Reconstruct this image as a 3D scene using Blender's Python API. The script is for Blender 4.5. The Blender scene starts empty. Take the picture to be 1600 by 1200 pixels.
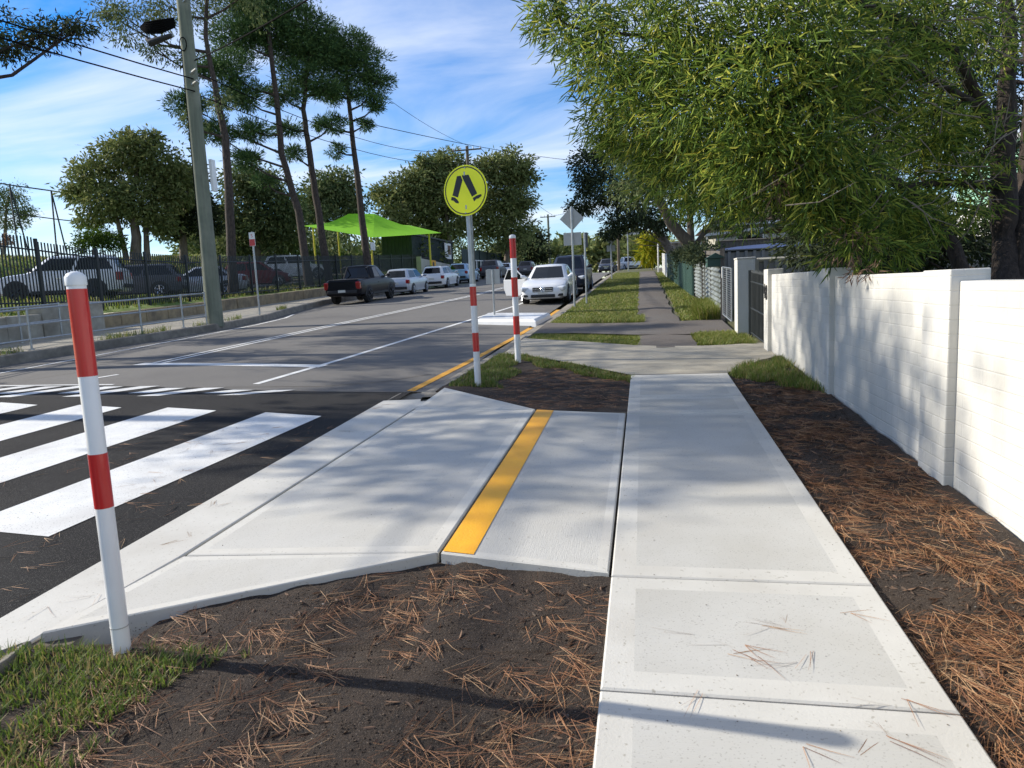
import bpy, bmesh, math, random
import numpy as np
from mathutils import Vector, Matrix
random.seed(7); rng = np.random.default_rng(7)
sc = bpy.context.scene
COL = sc.collection
# ------------------------------------------------------------------ camera
H = 1.57; F = 1109.0
CM = Matrix(((0.98233589, 0.02224803, 0.18579887, 0), (0.18108678, 0.13719466, -0.97385071, 0), (-0.04715687, 0.99029422, 0.13074242, H), (0, 0, 0, 1)))
cam = bpy.data.cameras.new('camera'); camo = bpy.data.objects.new('camera', cam); COL.objects.link(camo)
camo.matrix_world = CM
cam.sensor_width = 36; cam.lens = 36 * F / 1600; cam.clip_start = .05; cam.clip_end = 3000
cam.dof.use_dof = True; cam.dof.focus_distance = 7.5; cam.dof.aperture_fstop = 6.5
sc.camera = camo
# ------------------------------------------------------------------ sky, sun, exposure
SUN = Vector((-2.82, .33, 1.58)).normalized()
w = bpy.data.worlds.new('World'); sc.world = w; w.use_nodes = True
nt = w.node_tree; nt.nodes.clear()
N = nt.nodes.new; LK = nt.links.new
out = N('ShaderNodeOutputWorld'); bg = N('ShaderNodeBackground'); bg.inputs[1].default_value = .125
sky = N('ShaderNodeTexSky'); sky.sky_type = 'NISHITA'; sky.sun_disc = False
sky.sun_elevation = math.asin(SUN.z); sky.sun_rotation = math.atan2(SUN.x, SUN.y)
sky.air_density = 1.0; sky.dust_density = .25; sky.ozone_density = 4.0
tc = N('ShaderNodeTexCoord'); sep = N('ShaderNodeSeparateXYZ'); LK(tc.outputs['Generated'], sep.inputs[0])
mx = N('ShaderNodeMath'); mx.operation = 'MAXIMUM'; mx.inputs[1].default_value = .04; LK(sep.outputs[2], mx.inputs[0])
ad = N('ShaderNodeMath'); ad.operation = 'ADD'; ad.inputs[1].default_value = .12; LK(mx.outputs[0], ad.inputs[0])
dx = N('ShaderNodeMath'); dx.operation = 'DIVIDE'; LK(sep.outputs[0], dx.inputs[0]); LK(ad.outputs[0], dx.inputs[1])
dy = N('ShaderNodeMath'); dy.operation = 'DIVIDE'; LK(sep.outputs[1], dy.inputs[0]); LK(ad.outputs[0], dy.inputs[1])
cmb = N('ShaderNodeCombineXYZ'); LK(dx.outputs[0], cmb.inputs[0]); LK(dy.outputs[0], cmb.inputs[1])
mp = N('ShaderNodeMapping'); mp.inputs['Rotation'].default_value = (0, 0, math.radians(-28)); mp.inputs['Scale'].default_value = (.55, 1.5, 1); mp.inputs['Location'].default_value = (3.3, 1.7, 0)
LK(cmb.outputs[0], mp.inputs[0])
n1 = N('ShaderNodeTexNoise'); n1.inputs['Scale'].default_value = .9; n1.inputs['Detail'].default_value = 8; n1.inputs['Roughness'].default_value = .56; n1.inputs['Distortion'].default_value = .7
LK(mp.outputs[0], n1.inputs['Vector'])
n2 = N('ShaderNodeTexNoise'); n2.inputs['Scale'].default_value = .35; n2.inputs['Detail'].default_value = 3; LK(mp.outputs[0], n2.inputs['Vector'])
mul = N('ShaderNodeMath'); mul.operation = 'MULTIPLY_ADD'; mul.inputs[1].default_value = .6; LK(n2.outputs[0], mul.inputs[0]); LK(n1.outputs[0], mul.inputs[2])
cr = N('ShaderNodeValToRGB'); cr.color_ramp.elements[0].position = .62; cr.color_ramp.elements[1].position = .97
cr.color_ramp.elements[1].color = (.75, .75, .75, 1); LK(mul.outputs[0], cr.inputs[0])
hs = N('ShaderNodeHueSaturation'); hs.inputs['Hue'].default_value = .508; hs.inputs['Saturation'].default_value = 1.5; LK(sky.outputs[0], hs.inputs['Color'])
mixc = N('ShaderNodeMixRGB'); LK(cr.outputs[0], mixc.inputs[0]); LK(hs.outputs[0], mixc.inputs[1]); mixc.inputs[2].default_value = (6.0, 6.3, 6.9, 1)
LK(mixc.outputs[0], bg.inputs[0]); LK(bg.outputs[0], out.inputs[0])
sl = bpy.data.lights.new('sun', 'SUN'); sl.energy = 4.9; sl.angle = math.radians(.53); sl.color = (1, .93, .81)
so = bpy.data.objects.new('sun', sl); COL.objects.link(so); so.rotation_euler = SUN.to_track_quat('Z', 'Y').to_euler(); so.location = (-30, 5, 40)
vs = sc.view_settings; vs.view_transform = 'Standard'; vs.look = 'None'; vs.gamma = 1; vs.exposure = .5; vs.use_curve_mapping = False
sc.render.engine = 'CYCLES'
# ------------------------------------------------------------------ helpers
S = 0.0465
def g(y):
    y = np.asarray(y, float)
    r = np.where(y < 55, S * y, S * 55 + S * 25 * (1 - np.exp(-(np.maximum(y, 55) - 55) / 25)))
    return float(r) if r.ndim == 0 else r
R3 = CM.to_3x3()
def at(u, v, d):                       # pixel of the photograph at depth d -> place in the world
    q = R3 @ Vector((u - 800, -(v - 600), -F)) * (d / F); q.z += H; return q
def vnoise(x, y, sc_=1.0, seed=0):
    x = np.asarray(x, float) * sc_ + 37.1 * seed; y = np.asarray(y, float) * sc_ + 11.7 * seed
    xi = np.floor(x); yi = np.floor(y); fx = x - xi; fy = y - yi
    h = lambda a, b: np.modf(np.abs(np.sin(a * 127.1 + b * 311.7 + seed * 3.3) * 43758.5453))[0]
    fx = fx * fx * (3 - 2 * fx); fy = fy * fy * (3 - 2 * fy)
    return (h(xi, yi) * (1 - fx) + h(xi + 1, yi) * fx) * (1 - fy) + (h(xi, yi + 1) * (1 - fx) + h(xi + 1, yi + 1) * fx) * fy
def interp(y, ys, xs): return float(np.interp(y, ys, xs))

def mat(name, c1, c2=None, rough=.8, scale=8, detail=6, stretch=(1, 1, 1), bump=0, bscale=None, metal=0, spec=.5, coat=0, c3=None, s3=.6, island=None, transl=0, speck=None, coords='Object', emis=None, bstretch=None):
    m = bpy.data.materials.new(name); m.use_nodes = True
    t = m.node_tree; n = t.nodes; l = t.links.new; b = n['Principled BSDF']
    b.inputs['Roughness'].default_value = rough; b.inputs['Metallic'].default_value = metal
    b.inputs['Specular IOR Level'].default_value = spec; b.inputs['Coat Weight'].default_value = coat; b.inputs['Coat Roughness'].default_value = .05
    col = None
    tcn = n.new('ShaderNodeTexCoord')
    def noise(scale, stretch, detail=6, rgh=.55):
        mpn = n.new('ShaderNodeMapping'); mpn.inputs['Scale'].default_value = stretch; l(tcn.outputs[coords], mpn.inputs[0])
        nz = n.new('ShaderNodeTexNoise'); nz.inputs['Scale'].default_value = scale; nz.inputs['Detail'].default_value = detail; nz.inputs['Roughness'].default_value = rgh
        l(mpn.outputs[0], nz.inputs['Vector']); return nz
    def ramp(src, a, b_):
        r = n.new('ShaderNodeValToRGB'); r.color_ramp.elements[0].position = a; r.color_ramp.elements[1].position = b_; l(src, r.inputs[0]); return r.outputs[0]
    def mixn(fac, a, b_):
        x = n.new('ShaderNodeMixRGB'); l(fac, x.inputs[0])
        for i, q in ((1, a), (2, b_)):
            if isinstance(q, tuple): x.inputs[i].default_value = (*q[:3], 1)
            else: l(q, x.inputs[i])
        return x.outputs[0]
    cur = c1
    if c2: cur = mixn(ramp(noise(scale, stretch, detail).outputs[0], .35, .65), cur, c2)
    if c3: cur = mixn(ramp(noise(s3, (1, 1, 1), 4).outputs[0], .45, .72), cur, c3)
    if island:
        gm = n.new('ShaderNodeNewGeometry'); r = n.new('ShaderNodeValToRGB'); r.color_ramp.interpolation = 'LINEAR'
        els = r.color_ramp.elements
        while len(els) < len(island): els.new(.5)
        for e, (p, c) in zip(els, island): e.position = p; e.color = (*c, 1)
        l(gm.outputs['Random Per Island'], r.inputs[0]); cur = r.outputs[0]
    if speck:
        cur = mixn(ramp(noise(speck[1], (1, 1, 1), 2, .4).outputs[0], speck[2], speck[2] + .06), cur, speck[0])
    if isinstance(cur, tuple): b.inputs['Base Color'].default_value = (*cur[:3], 1)
    else: l(cur, b.inputs['Base Color'])
    if bump:
        bp_ = n.new('ShaderNodeBump'); bp_.inputs['Strength'].default_value = min(bump, 1); bp_.inputs['Distance'].default_value = .01 * max(1, bump)
        l(noise(bscale or scale * 4, bstretch or stretch, 8, .65).outputs[0], bp_.inputs['Height']); l(bp_.outputs[0], b.inputs['Normal'])
    if transl:
        tr = n.new('ShaderNodeBsdfTranslucent'); ms = n.new('ShaderNodeMixShader'); ms.inputs[0].default_value = transl
        if isinstance(cur, tuple): tr.inputs[0].default_value = (*cur[:3], 1)
        else: l(cur, tr.inputs[0])
        l(b.outputs[0], ms.inputs[1]); l(tr.outputs[0], ms.inputs[2]); l(ms.outputs[0], n['Material Output'].inputs[0])
    return m
M = {}
M['conc_t'] = mat('trowelled_concrete', (.555, .54, .49), (.515, .50, .45), .8, 3, bump=.2, bscale=90, c3=(.47, .45, .40), s3=1.7, speck=((.36, .34, .29), 60, .66))
M['conc_b'] = mat('broomed_concrete', (.50, .49, .45), (.455, .445, .405), .9, 1.6, bump=.30, bscale=14, bstretch=(.5, 24, 1), c3=(.435, .42, .375), s3=1.5, speck=((.33, .315, .28), 120, .635))
M['conc_r'] = mat('broomed_ramp_concrete', (.50, .49, .45), (.455, .445, .41), .9, 1.6, bump=.35, bscale=14, bstretch=(24, .5, 1), c3=(.435, .42, .375), s3=1.5, speck=((.33, .315, .28), 120, .635))
M['joint'] = mat('joint_filler', (.075, .06, .045), (.12, .10, .07), .95, 30)
M['old_conc'] = mat('old_concrete', (.40, .365, .29), (.32, .29, .23), .9, 4, bump=.4, bscale=60, c3=(.26, .24, .19), s3=.8, speck=((.18, .16, .13), 70, .66))
M['kerb_conc'] = mat('kerb_concrete', (.27, .245, .20), (.19, .17, .14), .92, 6, bump=.5, bscale=50, c3=(.14, .125, .10), s3=1.5)
M['asph_new'] = mat('new_asphalt', (.011, .011, .0125), (.019, .0185, .0185), .9, 60, bump=1.0, bscale=160, spec=.15, c3=(.030, .029, .028), s3=.5, speck=((.10, .095, .09), 150, .60))
M['asph_old'] = mat('old_asphalt', (.160, .152, .140), (.128, .122, .113), .9, 40, bump=.7, bscale=140, spec=.3, c3=(.105, .10, .094), s3=.35, speck=((.21, .20, .185), 160, .60))
M['asph_path'] = mat('path_asphalt', (.115, .096, .080), (.088, .074, .062), .92, 30, bump=.6, bscale=130, c3=(.11, .10, .09), s3=.7, speck=((.19, .175, .16), 130, .60))
M['paint_w'] = mat('white_road_paint', (.74, .74, .71), (.66, .66, .63), .6, 5, bump=.5, bscale=130, c3=(.58, .57, .54), s3=1.6, speck=((.22, .21, .20), 95, .645))
M['paint_y'] = mat('yellow_paint', (.88, .43, .012), (.82, .38, .012), .55, 6, bump=.3, bscale=60, c3=(.76, .34, .012), s3=2)
M['paint_yo'] = mat('yellow_edge_paint', (.74, .36, .02), (.60, .29, .03), .7, 8, bump=.4, bscale=90, speck=((.12, .10, .07), 60, .68))
M['soil'] = mat('soil', (.017, .011, .007), (.052, .034, .022), .97, 60, detail=10, bump=2.2, bscale=110, c3=(.060, .041, .027), s3=2.4, speck=((.20, .16, .125), 190, .65))
M['turf'] = mat('turf_soil', (.075, .08, .028), (.11, .09, .042), .97, 9, bump=.8, bscale=40, c3=(.06, .085, .02), s3=.8)
M['lawn'] = mat('lawn', (.13, .20, .022), (.17, .23, .032), .95, 3, bump=1, bscale=12, c3=(.09, .14, .018), s3=.15)
M['needle'] = mat('pine_needle', (.3, .12, .04), rough=.7, island=[(0, (.13, .055, .026)), (.35, (.25, .105, .042)), (.7, (.35, .165, .065)), (1, (.46, .30, .16))])
M['grassn'] = mat('grass_blades', (.1, .2, .02), rough=.6, island=[(0, (.07, .115, .02)), (.4, (.12, .19, .026)), (.65, (.18, .25, .036)), (.82, (.30, .26, .09)), (1, (.36, .25, .12))], transl=.35)
M['grassf'] = mat('verge_grass', (.1, .2, .02), rough=.65, island=[(0, (.085, .13, .018)), (.4, (.15, .21, .026)), (.7, (.24, .26, .045)), (.88, (.34, .30, .10)), (1, (.40, .33, .15))], transl=.3)
M['wall_w'] = mat('white_painted_brick', (.60, .585, .54), (.545, .53, .48), .75, 3, stretch=(3, 3, .5), c3=(.49, .475, .43), s3=.8, bump=.0)
M['red'] = mat('red_reflective', (.55, .012, .014), (.50, .012, .014), .28, 3, coat=.3)
M['white'] = mat('white_enamel', (.78, .78, .76), (.72, .72, .70), .35, 5, coat=.2)
M['galv'] = mat('galvanised_steel', (.42, .44, .45), (.34, .36, .37), .42, 14, metal=.75)
M['alu'] = mat('sign_back_aluminium', (.44, .44, .42), (.38, .38, .36), .5, 5, metal=.5)
M['yellow_s'] = mat('fluorescent_sign_yellow', (.93, .94, .004), (.91, .92, .004), .4, 4, coat=.1)
M['black'] = mat('black_print', (.012, .012, .014), rough=.45)
M['pal'] = mat('black_powdercoat', (.012, .016, .016), (.018, .022, .022), .5, 8)
M['sand'] = mat('sandstone', (.36, .285, .17), (.26, .20, .12), .92, 5, bump=.8, bscale=20, c3=(.16, .13, .09), s3=2)
M['block'] = mat('concrete_block', (.40, .38, .32), (.30, .285, .24), .92, 5, bump=.6, bscale=30, c3=(.22, .2, .16), s3=1.5)
M['pole'] = mat('weathered_pole_timber', (.185, .205, .15), (.135, .15, .115), .9, 3, stretch=(5, 5, .35), bump=.8, bscale=10, bstretch=(6, 6, .3), c3=(.24, .25, .19), s3=1.2)
M['pole_b'] = mat('brown_pole_timber', (.16, .125, .09), (.11, .085, .06), .9, 3, stretch=(5, 5, .3), bump=.6, bscale=10)
M['cable'] = mat('black_cable', (.008, .008, .008), rough=1, spec=.05)
M['bark_p'] = mat('pine_bark', (.085, .062, .048), (.024, .019, .016), .95, 7, stretch=(3, 3, .8), bump=1, bscale=12, bstretch=(3, 3, .6))
M['bark_e'] = mat('gum_bark', (.21, .175, .135), (.12, .095, .072), .9, 3, stretch=(3, 3, .5), bump=.8, bscale=9, bstretch=(3, 3, .5))
M['bark_d'] = mat('dark_fibrous_bark', (.062, .045, .035), (.022, .017, .014), .95, 9, stretch=(3, 3, .35), bump=2.5, bscale=18, bstretch=(4, 4, .3))
M['twig'] = mat('pale_twig', (.24, .20, .15), (.15, .12, .09), .9, 20)
def leafmat(nm, cols, tr=.3, rough=.75): return mat(nm, (.1, .1, .1), rough=rough, island=[(i / (len(cols) - 1), c) for i, c in enumerate(cols)], transl=tr, spec=.15)
M['lf_near'] = leafmat('willow_leaf', [(0.0447, 0.0825, 0.023), (0.0819, 0.1398, 0.0294), (0.1428, 0.2196, 0.0397), (0.2235, 0.3128, 0.0538), (0.3352, 0.3994, 0.0704), (0.5215, 0.4925, 0.0896)], .40, .42)
M['lf_gum'] = leafmat('gum_leaf', [(0.0609, 0.0914, 0.0377), (0.0975, 0.1349, 0.0503), (0.1461, 0.1829, 0.0669), (0.2335, 0.2503, 0.1046)], .22)
M['lf_olive'] = leafmat('olive_gum_leaf', [(0.0832, 0.1136, 0.0374), (0.1362, 0.1704, 0.0562), (0.1967, 0.2271, 0.0749), (0.2724, 0.2758, 0.1092)], .25)
M['lf_dark'] = leafmat('dark_leaf', [(0.0201, 0.0316, 0.0172), (0.0345, 0.0517, 0.023), (0.0575, 0.0747, 0.0316), (0.1006, 0.115, 0.0504)], .18)
M['lf_pine'] = leafmat('pine_needles_green', [(0.0333, 0.0714, 0.03), (0.0541, 0.1115, 0.0386), (0.0937, 0.1651, 0.0515), (0.1456, 0.2231, 0.0751)], .15)
M['lf_palm'] = leafmat('golden_palm_leaf', [(.10, .16, .01), (.22, .26, .015), (.40, .36, .02), (.5, .42, .03)], .35)
M['lf_bush'] = leafmat('bush_leaf', [(.03, .06, .012), (.06, .11, .016), (.11, .17, .025)], .3)
M['glass'] = mat('car_glass', (.006, .008, .010), rough=.05, spec=.45)
M['tyre'] = mat('tyre_rubber', (.014, .014, .015), (.02, .02, .02), .8, 20)
M['rim'] = mat('alloy_rim', (.42, .43, .45), (.34, .35, .37), .3, 8, metal=.8)
M['rim_d'] = mat('black_rim', (.03, .03, .032), rough=.4, metal=.5)
M['chrome'] = mat('chrome', (.75, .76, .78), rough=.12, metal=1)
M['plastic'] = mat('black_plastic', (.016, .016, .018), (.022, .022, .024), .6, 20)
M['lamp_r'] = mat('tail_lamp', (.30, .012, .014), (.24, .01, .012), .15, 30, coat=.6)
M['lamp_w'] = mat('head_lamp', (.62, .65, .68), (.45, .48, .52), .1, 18, coat=.8)
M['plate'] = mat('number_plate', (.55, .55, .50), (.62, .62, .57), .5, 40)
def paint(nm, c, metal=.0): return mat(nm, c, tuple(a * .93 for a in c), .32, 2, coat=.6 if max(c) > .2 else .12, spec=.5 if max(c) > .2 else .15, metal=metal if max(c) > .2 else 0)
M['p_white'] = paint('white_car_paint', (.74, .75, .76)); M['p_black'] = paint('black_car_paint', (.008, .009, .013)); M['p_silver'] = paint('silver_car_paint', (.46, .50, .56), .35)
M['p_blue'] = paint('pale_blue_car_paint', (.27, .42, .60), .3); M['p_grey'] = paint('grey_car_paint', (.10, .105, .12), .4); M['p_navy'] = paint('navy_car_paint', (.02, .026, .045), .3)
M['p_red'] = paint('dark_red_car_paint', (.16, .012, .018), .2); M['p_bronze'] = paint('bronze_grey_car_paint', (.16, .145, .15), .4)
M['sail'] = mat('lime_shade_cloth', (.34, .80, .015), (.31, .74, .015), .8, 6, transl=.45)
M['yel_post'] = mat('yellow_steel', (.62, .50, .03), (.55, .44, .03), .5, 6)
M['dgreen'] = mat('dark_green_steel', (.016, .030, .028), (.022, .038, .035), .55, 4)
M['cream'] = mat('cream_render', (.47, .45, .38), (.41, .39, .33), .85, 1.5, c3=(.34, .32, .27), s3=.5)
M['corr'] = mat('weathered_corrugated_iron', (.30, .33, .32), (.18, .20, .195), .5, 2.5, metal=.35, stretch=(1, 1, .5), c3=(.09, .10, .09), s3=.9)
M['gr_fence'] = mat('grey_fence_sheet', (.25, .245, .235), (.21, .205, .20), .6, 2)
M['gr_timber'] = mat('grey_timber', (.13, .115, .10), (.085, .075, .065), .9, 5, stretch=(5, 5, .4))
M['grn_fence'] = mat('green_fence_sheet', (.035, .085, .065), (.028, .07, .055), .55, 3)
M['tile'] = mat('brown_roof_tile', (.17, .105, .075), (.12, .075, .055), .85, 6, bump=.5, bscale=10)
M['mint'] = mat('mint_weatherboard', (.27, .50, .36), (.24, .45, .33), .6, 2)
M['wwood'] = mat('white_weatherboard', (.74, .74, .71), (.66, .66, .63), .6, 3)
M['tarp'] = mat('blue_tarp', (.06, .09, .20), (.045, .07, .16), .5, 2)
M['dkroof'] = mat('dark_green_gutter', (.012, .035, .03), rough=.5)
M['orange'] = mat('amber_sign', (.75, .36, .015), (.70, .33, .015), .5, 5)
M['stone'] = mat('pebble', (.3, .28, .25), rough=.9, island=[(0, (.10, .085, .07)), (.6, (.22, .19, .16)), (1, (.5, .47, .42))])
M['litter'] = mat('litter', (.1, .08, .05), rough=.9, island=[(0, (.03, .024, .018)), (.6, (.10, .075, .045)), (1, (.26, .20, .12))])
M['dry'] = mat('dry_leaf', (.12, .07, .04), rough=.8, island=[(0, (.06, .04, .025)), (.6, (.14, .075, .045)), (1, (.24, .14, .08))])
M['clod'] = mat('soil_clod', (.04, .03, .022), rough=.98, island=[(0, (.026, .017, .011)), (.7, (.058, .039, .026)), (1, (.14, .10, .07))])
# bricks under the white paint: faint course relief
def brick_relief(m, strength):
    t = m.node_tree; n = t.nodes; l = t.links.new
    tcn = n.new('ShaderNodeTexCoord'); sp = n.new('ShaderNodeSeparateXYZ'); l(tcn.outputs['Object'], sp.inputs[0])
    sm = n.new('ShaderNodeMath'); sm.operation = 'ADD'; l(sp.outputs[0], sm.inputs[0]); l(sp.outputs[1], sm.inputs[1])
    cb = n.new('ShaderNodeCombineXYZ'); l(sm.outputs[0], cb.inputs[0]); l(sp.outputs[2], cb.inputs[1])
    bt = n.new('ShaderNodeTexBrick'); bt.inputs['Scale'].default_value = 1; bt.inputs['Brick Width'].default_value = .24; bt.inputs['Row Height'].default_value = .086
    bt.inputs['Mortar Size'].default_value = .007; bt.inputs['Mortar Smooth'].default_value = .9; bt.inputs['Color1'].default_value = (1, 1, 1, 1); bt.inputs['Color2'].default_value = (.85, .85, .85, 1); bt.inputs['Mortar'].default_value = (0, 0, 0, 1)
    l(cb.outputs[0], bt.inputs[0])
    nz = n.new('ShaderNodeTexNoise'); nz.inputs['Scale'].default_value = 26; nz.inputs['Detail'].default_value = 6; l(tcn.outputs['Object'], nz.inputs['Vector'])
    a = n.new('ShaderNodeMath'); a.operation = 'MULTIPLY_ADD'; a.inputs[1].default_value = .9; l(nz.outputs[0], a.inputs[0]); l(bt.outputs[0], a.inputs[2])
    b = n.new('ShaderNodeBump'); b.inputs['Strength'].default_value = strength; b.inputs['Distance'].default_value = .006; l(a.outputs[0], b.inputs['Height']); l(b.outputs[0], n['Principled BSDF'].inputs['Normal'])
brick_relief(M['wall_w'], .42)

class MB:
    def __init__(s): s.v = []; s.f = []; s.m = []
    def add(s, vs_, fs, mi=0):
        o = len(s.v); s.v += [tuple(v) for v in vs_]; s.f += [tuple(i + o for i in f) for f in fs]; s.m += [mi] * len(fs); return s
    def box(s, c, d, rz=0, mi=0, rx=0, ry=0):
        hx, hy, hz = d[0] / 2, d[1] / 2, d[2] / 2
        R = Matrix.Rotation(rz, 3, 'Z') @ Matrix.Rotation(ry, 3, 'Y') @ Matrix.Rotation(rx, 3, 'X')
        vs_ = [Vector(c) + R @ Vector((x, y, z)) for z in (-hz, hz) for x, y in ((-hx, -hy), (hx, -hy), (hx, hy), (-hx, hy))]
        return s.add(vs_, [(3, 2, 1, 0), (4, 5, 6, 7), (0, 1, 5, 4), (1, 2, 6, 5), (2, 3, 7, 6), (3, 0, 4, 7)], mi)
    def tube(s, pts, rad, n=8, mi=0, cap=True):
        pts = [Vector(p) for p in pts]; k = len(pts)
        if not hasattr(rad, '__len__'): rad = [rad] * k
        vs_ = []; up = Vector((.31, .17, .93)).normalized()
        for i, p in enumerate(pts):
            t = (pts[min(i + 1, k - 1)] - pts[max(i - 1, 0)])
            if t.length < 1e-9: t = Vector((0, 0, 1))
            t.normalize(); a = t.cross(up)
            if a.length < .05: a = t.cross(Vector((1, 0, 0)))
            a.normalize(); b = t.cross(a)
            vs_ += [p + (a * math.cos(2 * math.pi * j / n) + b * math.sin(2 * math.pi * j / n)) * rad[i] for j in range(n)]
        fs = [(i * n + j, i * n + (j + 1) % n, (i + 1) * n + (j + 1) % n, (i + 1) * n + j) for i in range(k - 1) for j in range(n)]
        if cap: fs += [tuple(range(n))[::-1], tuple((k - 1) * n + j for j in range(n))]
        return s.add(vs_, fs, mi)
    def cyl(s, p0, p1, r0, r1=None, n=16, mi=0): return s.tube([p0, p1], [r0, r0 if r1 is None else r1], n, mi)
    def poly(s, pts, th, mi=0, axis='z'):      # flat outline with thickness
        k = len(pts); a = [Vector(p) for p in pts]
        nrm = Vector((0, 0, 0))
        for i in range(k): nrm += a[i].cross(a[(i + 1) % k])
        nrm.normalize(); b = [p - nrm * th for p in a]
        return s.add(a + b, [tuple(range(k)), tuple(range(2 * k - 1, k - 1, -1))] + [(i, i + k, (i + 1) % k + k, (i + 1) % k) for i in range(k)], mi)
    def grid(s, rows, mi=0):
        k = len(rows[0]); vs_ = [p for r in rows for p in r]
        return s.add(vs_, [(i * k + j, i * k + j + 1, (i + 1) * k + j + 1, (i + 1) * k + j) for i in range(len(rows) - 1) for j in range(k - 1)], mi)
    def mesh(s, name, mats):
        me = bpy.data.meshes.new(name); me.from_pydata(s.v, [], s.f)
        for m in (mats if isinstance(mats, (list, tuple)) else [mats]): me.materials.append(M[m] if isinstance(m, str) else m)
        me.polygons.foreach_set('material_index', s.m); me.update(); return me
    def build(s, name, mats, parent=None, smooth=None, bevel=0, loc=None):
        me = s.mesh(name, mats); bm = bmesh.new(); bm.from_mesh(me); bmesh.ops.recalc_face_normals(bm, faces=bm.faces); bm.to_mesh(me); bm.free()
        return put(name, me, parent, smooth, bevel, loc)
def put(name, me, parent=None, smooth=None, bevel=0, loc=None):
    o = bpy.data.objects.new(name, me); COL.objects.link(o)
    if parent: o.parent = parent
    if loc is not None: o.location = loc
    if smooth is not None and len(me.polygons): 
        me.polygons.foreach_set('use_smooth', [True] * len(me.polygons)); me.set_sharp_from_angle(angle=math.radians(smooth))
    if bevel:
        b = o.modifiers.new('bevel', 'BEVEL'); b.width = bevel; b.segments = 2; b.limit_method = 'ANGLE'; b.angle_limit = math.radians(40)
    return o
def thing(name, label, cat, loc=(0, 0, 0), rz=0, group=None):
    o = bpy.data.objects.new(name, None); COL.objects.link(o); o.location = loc; o.rotation_euler = (0, 0, rz); o.empty_display_size = .2
    return tag(o, label, cat, group)
def tag(o, label=None, cat=None, group=None, kind=None):
    if label: o['label'] = label
    if cat: o['category'] = cat
    if group: o['group'] = group
    if kind: o['kind'] = kind
    return o
def struct(o): o['kind'] = 'structure'; return o
def npmesh(name, V, Fc, mats, k):           # V (n,3); Fc (m,k)
    me = bpy.data.meshes.new(name); V = np.asarray(V, np.float32); Fc = np.asarray(Fc, np.int32)
    me.vertices.add(len(V)); me.vertices.foreach_set('co', V.ravel())
    me.loops.add(Fc.size); me.loops.foreach_set('vertex_index', Fc.ravel())
    me.polygons.add(len(Fc)); me.polygons.foreach_set('loop_start', np.arange(0, Fc.size, k, dtype=np.int32))
    me.update(calc_edges=True)
    for m in (mats if isinstance(mats, (list, tuple)) else [mats]): me.materials.append(M[m])
    return me
def unit(a): return a / np.maximum(np.linalg.norm(a, axis=1, keepdims=True), 1e-9)
def leafmesh(name, C, Dr, L, W, mat_, near=False):     # C centres (n,3), Dr directions, each leaf a small folded blade
    n = len(C); Dr = unit(Dr); rd = unit(rng.normal(size=(n, 3))); side = unit(np.cross(Dr, rd)); nr = np.cross(side, Dr)
    L = np.broadcast_to(L, n)[:, None]; W = np.broadcast_to(W, n)[:, None]
    if near:
        V = np.stack([C, C + Dr * L * .3 + side * W * .5 + nr * W * .22, C + Dr * L * .68 + side * W * .38 + nr * W * .1 - nr * L * .03,
                      C + Dr * L - nr * L * .10, C + Dr * L * .68 - side * W * .38 + nr * W * .1 - nr * L * .03, C + Dr * L * .3 - side * W * .5 + nr * W * .22], 1)
        i = np.arange(n)[:, None] * 6; Fc = np.concatenate([i + np.array([[0, 1, 2, 3]]), i + np.array([[0, 3, 4, 5]])], 1).reshape(-1, 4)
    else:
        V = np.stack([C, C + Dr * L * .45 + side * W * .5 + nr * W * .15, C + Dr * L, C + Dr * L * .45 - side * W * .5 + nr * W * .15], 1)
        i = np.arange(n)[:, None] * 4; Fc = i + np.array([[0, 1, 2, 3]])
    return npmesh(name, V.reshape(-1, 3), Fc, mat_, 4)
def inset(poly, d):
    k = len(poly); P = [Vector(p[:2]) for p in poly]; ar = sum(P[i].x * P[(i + 1) % k].y - P[(i + 1) % k].x * P[i].y for i in range(k)); sg = 1 if ar > 0 else -1
    out_ = []
    for i in range(k):
        a, b, c = P[i - 1], P[i], P[(i + 1) % k]
        e1 = (b - a).normalized(); e2 = (c - b).normalized(); n1_ = Vector((-e1.y, e1.x)) * sg; n2_ = Vector((-e2.y, e2.x)) * sg
        bis = n1_ + n2_; out_.append(tuple(b + bis * (d / max(.25, bis.dot(bis) / 2))))
    return out_
def slab(name, poly, zf, th, parent, mats=('conc_t', 'conc_b'), border=.12, skip=None):
    mb = MB(); k = len(poly); r0 = poly; r1 = inset(poly, .008)
    rings = [[(x, y, zf(x, y) - th) for x, y in r0], [(x, y, zf(x, y) - .007) for x, y in r0], [(x, y, zf(x, y)) for x, y in r1]]
    if border: rings.append([(x, y, zf(*q) ) if False else (x, y, zf(x, y)) for (x, y), q in zip(inset(poly, border), poly)])
    vs_ = [p for r in rings for p in r]
    for a in range(len(rings) - 1): mb_f = [(a * k + i, a * k + (i + 1) % k, (a + 1) * k + (i + 1) % k, (a + 1) * k + i) for i in range(k)]; mb.f += mb_f; mb.m += [0] * k
    mb.v = vs_; a = (len(rings) - 1) * k; mb.f.append(tuple(range(a, a + k))); mb.m.append(1 if border else 0); mb.f.append(tuple(range(k))[::-1]); mb.m.append(0)
    return mb.build(name, mats, parent)
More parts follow.
